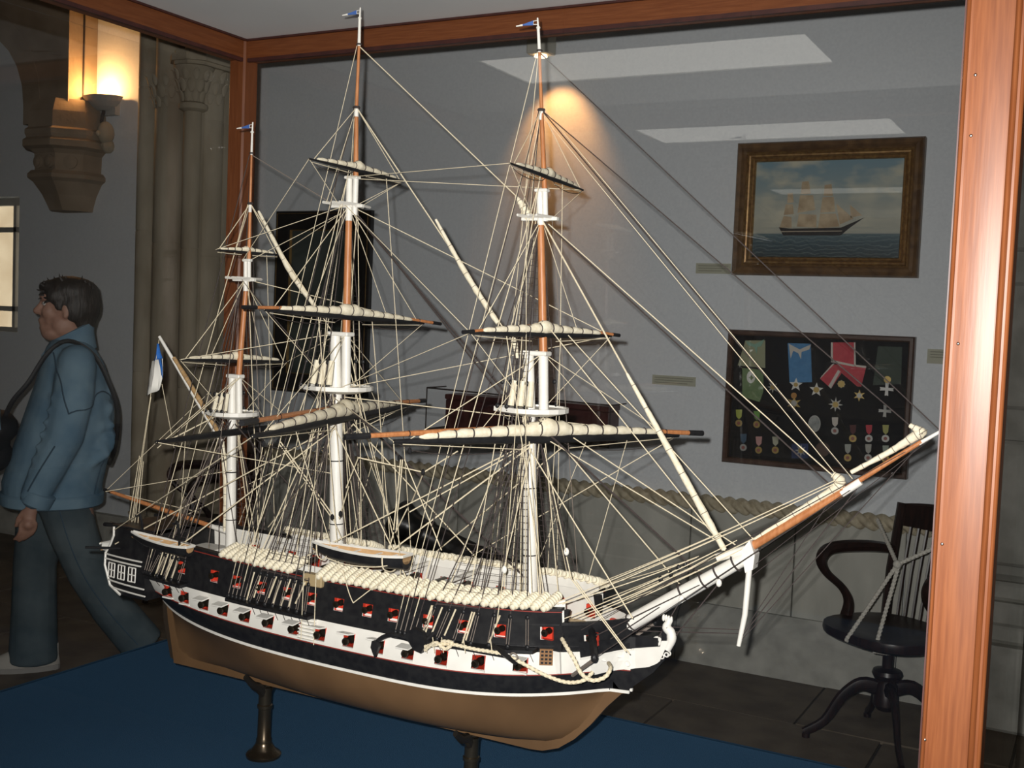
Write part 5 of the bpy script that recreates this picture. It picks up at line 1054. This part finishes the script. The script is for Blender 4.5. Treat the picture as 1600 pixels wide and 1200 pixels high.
# --- lifts, braces, sheets
def E(key, s): return YD[key][0 if s < 0 else 1]
def lift(key, tgt, two=True):
    for s in (-1, 1):
        rope('lift', E(key, s).lerp(E(key, -s), .04), tgt, .0010, ropec)
        if two: rope('lift', E(key, s).lerp(E(key, -s), .25), tgt, .0008, ropec)
lift('fc', F_['capf']); lift('ft', F_['ct']); lift('fg', F_['tg'], False); lift('mc', M_['capf']); lift('mt', M_['ct']); lift('mg', M_['tg'], False); lift('cj', Z_['capf']); lift('zt', Z_['ct']); lift('zg', Z_['tg'], False)
for s in (-1, 1):
    q = lambda v, d=.012: Vector(v)+Vector((0, s*d, 0))
    for a, b_, r in ((E('fc', s), q(M_['hounds'], .02), .0012), (E('ft', s), q(M_['ct']), .0010), (E('fg', s), q(M_['cap2']), .0008), (E('mc', s), (-2.28, Y0+s*.12, 1.05), .0013), (E('mt', s), q(Z_['ct']), .0010), (E('mg', s), q(Z_['cap2']), .0008),
                     (E('cj', s), q(M_['low'][0].lerp(M_['low'][1], .45)), .0009), (E('zt', s), q(M_['cap']), .0009), (E('zg', s), q(M_['ct']), .0008), (E('fc', s), (-1.36, Y0+s*.155, 1.06), .0011), (E('ft', s), q(M_['top']), .0009),
                     (E('fg', s), q(F_['ct'], .04), .0007), (E('mg', s), q(M_['ct'], .04), .0007), (E('ft', s), q(F_['top'], .03), .0008), (E('mt', s), q(M_['top'], .03), .0008), (E('zt', s), q(Z_['top'], .03), .0008)):
        rope('brace', a, b_, r, ropec)
    for key, p in (('fc', F_), ('mc', M_)):
        mid = YD[key][0].lerp(YD[key][1], .5 + s*.06); mid.z -= .02
        rope('clew_tack', mid, (p['foot'].x+.30, Y0+s*.15, 1.06), .0015, ropec); rope('clew_sheet', mid, (p['foot'].x-.36, Y0+s*.165, 1.05), .0017, ropec)
        e1 = E(key, s).lerp(E(key, -s), .05); put('rigging_block', blockm, ship, e1-Vector((0, 0, .02)))
# --- running rigging coming down to the pin rails and fife rails
rr = random.Random(21)
for nm, cnt in (('fore', 22), ('main', 24), ('mizzen', 15)):
    p = PT[nm]; k = p['k']
    for i in range(cnt):
        s = -1 if i % 2 else 1; src = rr.choice([p['hounds'], p['hounds'], p['cap'], p['ct'], p['top']]); a = Vector(src)+Vector((rr.uniform(-.03, .02)*k, s*rr.uniform(.004, .045)*k, rr.uniform(-.01, .01)))
        if i % 3 == 0: b_ = Vector((p['foot'].x+rr.choice([-.035, .05])+rr.uniform(-.012, .012), Y0+s*rr.uniform(.01, .05), dz+.05))
        else: x = p['foot'].x+rr.uniform(-.17, .10)*k; b_ = Vector((x, Y0+s*(halfb(x, 1.02)-.012), z_rl(x)+.008))
        rope('halyard', a, b_, rr.choice([.0008, .0010, .0012]), rr.choice([ropec, ropec, ropeg, roped]))
    for i in range(8 if nm != 'mizzen' else 5):
        s = -1 if i % 2 else 1; key = {'fore': ('fc', 'ft', 'fg'), 'main': ('mc', 'mt', 'mg'), 'mizzen': ('cj', 'zt', 'zg')}[nm][i % 3]
        a = E(key, s).lerp(E(key, -s), rr.uniform(.15, .42)); x = p['foot'].x+rr.uniform(-.14, .12)*k
        rope('buntline', a, (x, Y0+s*(halfb(x, 1.02)-.01), z_rl(x)+.01), rr.choice([.0008, .0010]), ropec)
    for i in range(7):                                     # slack falls hanging over the side at the channels
        x = CH[nm][0]+(CH[nm][1]-CH[nm][0])*rr.uniform(.1, .9); y_ = Y0-halfb(x, .99)-.006; rope('coiled_fall', (x, y_, 1.02), (x-rr.uniform(.008, .02), y_-.012, .95+rr.uniform(0, .02)), .0018, ropec)
# extra ropes seen low over the deck
for a, b_, r in (((640, 800), (835, 690), .0014), ((408, 905), (826, 692), .0016), ((180, 850), (525, 665), .0017), ((250, 695), (348, 645), .0017), ((246, 700), (375, 590), .0014), ((165, 768), (362, 735), .0009), ((438, 690), (520, 805), .0016), ((435, 692), (516, 806), .0014), ((530, 810), (545, 760), .0016), ((541, 762), (560, 715), .0016), ((560, 715), (662, 738), .0015), ((662, 738), (715, 705), .0015), ((662, 738), (643, 785), .0015)):
    rope('tackle', at(*a, Y0-.12), at(*b_, Y0-.03), r, ropec)
for x_, y_ in ((519, 808), (532, 803), (624, 716), (617, 829), (435, 690), (661, 738)): put('rigging_block', blockm, ship, at(x_, y_, Y0-.12))
for a, b_ in (((626, 718), (615, 828)), ((629, 718), (619, 828)), ((632, 718), (690, 860)), ((618, 832), (636, 795)), ((521, 812), (534, 843)), ((615, 832), (608, 858))): rope('boat_tackle', at(*a, Y0-.14), at(*b_, Y0-.16), .0013, ropec)
# --- spanker gaff, boom and ensign
gf_ = P0(249, 526); gh = P0(346, 690); spar_('gaff', [gf_, gf_.lerp(gh, .5), gh], [.0040, .0058, .0062], white)
furled('furled_spanker', [gf_.lerp(gh, .22)+Vector((.004, 0, .004)), gf_.lerp(gh, .45)+Vector((.005, 0, .005)), gf_.lerp(gh, .7)+Vector((.005, 0, .005)), gf_.lerp(gh, .97)+Vector((.005, 0, .004))], [.005, .0065, .0068, .007], gask=14).data.materials[0] = mat('brailed_sail', (.34, .20, .08), .7, col2=(.48, .31, .14), scale=60)
furled('furled_spanker', [P0(347, 690), P0(352, 740), P0(353, 790), P0(352, 830)], [.006, .007, .0075, .007], gask=9)
spar_('spanker_boom', [P0(172, 768), P0(260, 798), P0(330, 822)], [.0045, .0062, .0062], spar); spar_('spanker_boom_end', [P0(163, 765), P0(174, 769)], .0046, black); spar_('spanker_boom_jaw', [P0(330, 822), P0(360, 833)], .0062, white)
for a, b_ in (((249, 528), (205, 818)), ((253, 600), (272, 700)), ((236, 620), (208, 815)), ((166, 766), (330, 610)), ((180, 770), (310, 800))): rope('vang', P0(*a), P0(*b_), .0009, ropec)
for k in range(4): rope('topping_lift', at(200+5*k, 822, Y0-.06), at(218+2*k, 712+3*k, Y0-.02), .0010, ropec)
def cloth(name, poly_rows, m, parent, d=.0):
    vs = []; nr = len(poly_rows); nc = len(poly_rows[0])
    for i, row in enumerate(poly_rows):
        for j_, p in enumerate(row): vs.append(P0(*p)+Vector((0, .006*math.sin(j_*2.1+i*.4)+d, 0)))
    fs = [(i*nc+j_, i*nc+j_+1, (i+1)*nc+j_+1, (i+1)*nc+j_) for i in range(nr-1) for j_ in range(nc-1)]
    o = MB().add(vs, fs).build(name, m, parent, True, fix=False); sm = o.modifiers.new('thick', 'SOLIDIFY'); sm.thickness = .0012; sm.offset = 0; return o
fl = cloth('ensign_white', [[(238+3.5*j_, 564-1.0*j_) for j_ in range(5)], [(233+5*j_, 585+.3*j_) for j_ in range(5)], [(229+5.4*j_, 603-.5*j_) for j_ in range(5)], [(227+5.5*j_, 619-2.5*j_) for j_ in range(5)]], mat('flag_white', (.80, .78, .72), .8), ship)
cloth('ensign_blue', [[(247+.4*j_, 537) for j_ in range(4)], [(243+2.2*j_, 552-.5*j_) for j_ in range(4)], [(238.5+4.6*j_, 565-1.6*j_) for j_ in range(4)]], mat('flag_blue', (.02, .14, .50), .8), fl)
cloth('ensign_blue', [[(249, 560), (252, 560), (253, 560)], [(251, 573), (254, 575), (256, 577)], [(252, 586), (255, 588), (258, 590)]], mat('flag_blue', (.02, .14, .50), .8), fl, -.004)
# --- ship's boats
def boat(name, A, B, beam, dep, hullm, trans=True):
    A = Vector(A); B = Vector(B); ax = (B-A); L_ = ax.length; ax.normalize(); sd = Vector((0, 0, 1)).cross(ax).normalized(); upz = ax.cross(sd)
    if upz.z < 0: upz = -upz
    rings = []; inn = []; N_ = 18
    for i in range(N_+1):
        t_ = i/N_; hb_ = beam/2*(math.sin(math.pi*(.03+.97*t_)*.62)**.75 if t_ < .7 else (math.sin(math.pi*(.03+.97*.7)*.62)**.75)*(1-.38*((t_-.7)/.3)**2)); hb_ = max(.003, hb_)
        sh_ = .16*dep*(2*t_-.9)**2; c_ = A+ax*(L_*t_)+upz*(dep*sh_/dep)
        row = [c_+sd*(hb_*math.sin(a)*1.0)-upz*(dep*max(0, math.cos(a))**.7*(.55+.45*min(1, t_*4))) for a in [R(-90+15*k) for k in range(13)]]
        rings.append(row); inn.append([c_+sd*(hb_*.86*math.sin(a))-upz*(dep*.62*max(0, math.cos(a))**.7) for a in [R(-90+15*k) for k in range(13)]])
    o = MB().loft(rings, caps=True, closed=False).build(name, hullm, ship, True, fix=False)
    MB().loft(inn, caps=True, closed=False).build('inner_planking', mat('boat_inside', (.50, .30, .14), .6, col2=(.60, .38, .19), scale=50), o, True, fix=False)
    for s in (0, 12): MB().tube([r_[s]+upz*.001 for r_ in rings], .0032, 5).build('gunwale', white, o)
    MB().tube([rings[-1][0]+upz*.001, rings[-1][6]*0+rings[-1][0].lerp(rings[-1][12], .5)+upz*.001, rings[-1][12]+upz*.001], .0034, 5).build('transom_rail', white, o)
    for t_ in (4, 8, 12, 15):
        a, b_ = inn[t_][0], inn[t_][12]; MB().tube([a-upz*.004, b_-upz*.004], .004, 4, flat=.4, upv=ax).build('thwart', white, o)
    return o
b1_ = boat('ship_boat', at(490, 849, Y0-.185), at(636, 873, Y0-.185), .066, .030, black)
b2_ = boat('ship_boat', at(207, 833, Y0-.175), at(297, 858, Y0-.175), .048, .024, black)
b3_ = boat('stern_boat', (-2.345, Y0-.105, .998), (-2.345, Y0+.10, .998), .05, .028, white)
for t_, b_ in ((.10, b1_), (.84, b1_)):
    A, B = at(490, 849, Y0-.185), at(636, 873, Y0-.185); c_ = A.lerp(B, t_); w_ = .036 if t_ > .5 else .022
    MB().tube(catmull([c_+Vector((0, w_, .004)), c_+Vector((.002, w_*.8, -.02)), c_+Vector((.004, 0, -.033)), c_+Vector((.002, -w_*.9, -.022)), c_+Vector((0, -w_, .004))], 4), .0016, 5).build('boat_sling', ropec, b_)
MB().tube(catmull([at(511, 872, Y0-.222), at(540, 882, Y0-.225), at(580, 886, Y0-.225), at(605, 884, Y0-.225)], 4), .0012, 5).build('boat_sling', ropec, b1_)
rope('man_rope', at(536, 890, Y0-.2), at(552, 942, Y0-.21), .0012, ropec, sag=.008); rope('man_rope', at(552, 942, Y0-.21), at(600, 905, Y0-.19), .0012, ropec)
rope('man_rope', at(475, 892, Y0-.19), at(470, 1000, Y0-.20), .0010, ropec); rope('man_rope', at(494, 896, Y0-.19), at(490, 1008, Y0-.20), .0010, ropec)
MB().bbox((at(475, 900, Y0-.17).x, Y0-.172, 1.012), (at(503, 900, Y0-.17).x, Y0-.150, 1.040), .002).build('entry_port_board', mat('entry_wood', (.40, .30, .16), .6), ship)
def davit(px0, py0, px1, py1, y0, y1): MB().tube(catmull([at(px0, py0, y0), at(px0, py0-35, (y0+y1)/2-.0), at((px0+px1)/2, py1-3, y1+.02), at(px1, py1, y1)], 4), .0036, 6).build('davit', black, ship, True)
davit(280, 868, 271, 818, Y0-.15, Y0-.20); davit(222, 855, 213, 806, Y0-.14, Y0-.19)
for y_ in (-.09, .09): MB().tube([(-2.27, Y0+y_, 1.058), (-2.35, Y0+y_, 1.052)], .0055, 6).build('stern_davit', black, ship)
for s in (-1, 1): MB().tube([(-2.25, Y0+s*.115, 1.004), (-2.335, Y0+s*.165, 1.004)], .0035, 6).build('bumpkin', black, ship)
rope('davit_guy', at(172, 815, Y0-.1), at(297, 850, Y0-.2), .0009, roped)
# --- anchors and hawser
for side in (-1, 1):
    def A3(px, py, o_=.215): v_ = at(px, py, Y0-o_); return v_ if side == -1 else Vector((v_.x, 2*Y0-v_.y, v_.z))
    an = MB().tube([A3(648, 1002), A3(720, 1012), A3(796, 1026)], [.0060, .0048, .0042], 8).build('anchor_shank', black, ship, True)
    MB().tube(catmull([A3(586, 1022), A3(589, 1003), A3(612, 992), A3(648, 1002), A3(662, 1003), A3(678, 990, .19)], 4), .0052, 8).build('anchor_arm', black, an, True)
    MB().prism([A3(636, 990), A3(650, 979), A3(664, 986), A3(669, 1006), A3(662, 1019), A3(651, 1014)], (0, -side*-.012, 0)).build('anchor_fluke', black, an)
    MB().prism([A3(585, 1000), A3(592, 1000), A3(595, 1010), A3(589, 1026), A3(583, 1010)], (0, -side*-.010, 0)).build('anchor_fluke', black, an)
    MB().tube([A3(770, 1008, .19), A3(787, 1021, .22), A3(806, 1037, .245)], [.0045, .0075, .0045], 4).build('anchor_stock', black, an)
    MB().torus(A3(803, 1026), (0, 1, .3), .0085, .0016, 14, 5).build('anchor_ring', ropeg, an)
hz = lambda px, py, o_: at(px, py, Y0-o_)
haw = empty if False else None
twist(MB(), catmull([hz(664, 1010, .225), hz(700, 1006, .225), hz(740, 1014, .222), hz(785, 1022, .215), hz(812, 1034, .205), hz(850, 1054, .195), hz(885, 1066, .185), hz(912, 1063, .178), hz(926, 1050, .16)], 5), .0042, 3, .010, 8, .25).build('hawser', ropec, ship, True)
twist(MB(), catmull([hz(878, 998, .145), hz(886, 1012, .165), hz(897, 1030, .175), hz(908, 1052, .18), hz(925, 1063, .18), hz(945, 1058, .17), hz(954, 1044, .15), hz(951, 1036, .11)], 5), .0045, 3, .010, 8, .25).build('hawser', ropec, ship, True)
twist(MB(), catmull([hz(664, 1016, .228), hz(680, 1004, .232), hz(696, 1014, .232), hz(706, 1004, .228), hz(690, 1002, .228)], 5), .0042, 3, .010, 8, .25).build('hawser', ropec, ship, True)
for px in (664, 676, 690, 724, 766): rope('rope_stopper', hz(px, 996, .205), hz(px+3, 1020, .225), .0010, ropec)
for a, b_ in (((893, 905), (978, 1018)), ((897, 905), (984, 1022)), ((885, 870), (893, 905))): rope('cat_tackle', at(*a, Y0-.15), at(*b_, Y0-.168), .0012, ropec)
put('rigging_block', blockw, ship, at(885, 862, Y0-.1)); put('rigging_block', blockw, ship, at(788, 890, Y0-.15))
for a, b_ in (((884, 862), (850, 700)), ((788, 890), (776, 975)), ((788, 886), (830, 700))): rope('tackle', at(*a, Y0-.12), at(*b_, Y0-.08 if b_[1] < 800 else Y0-.19), .0011, ropec)
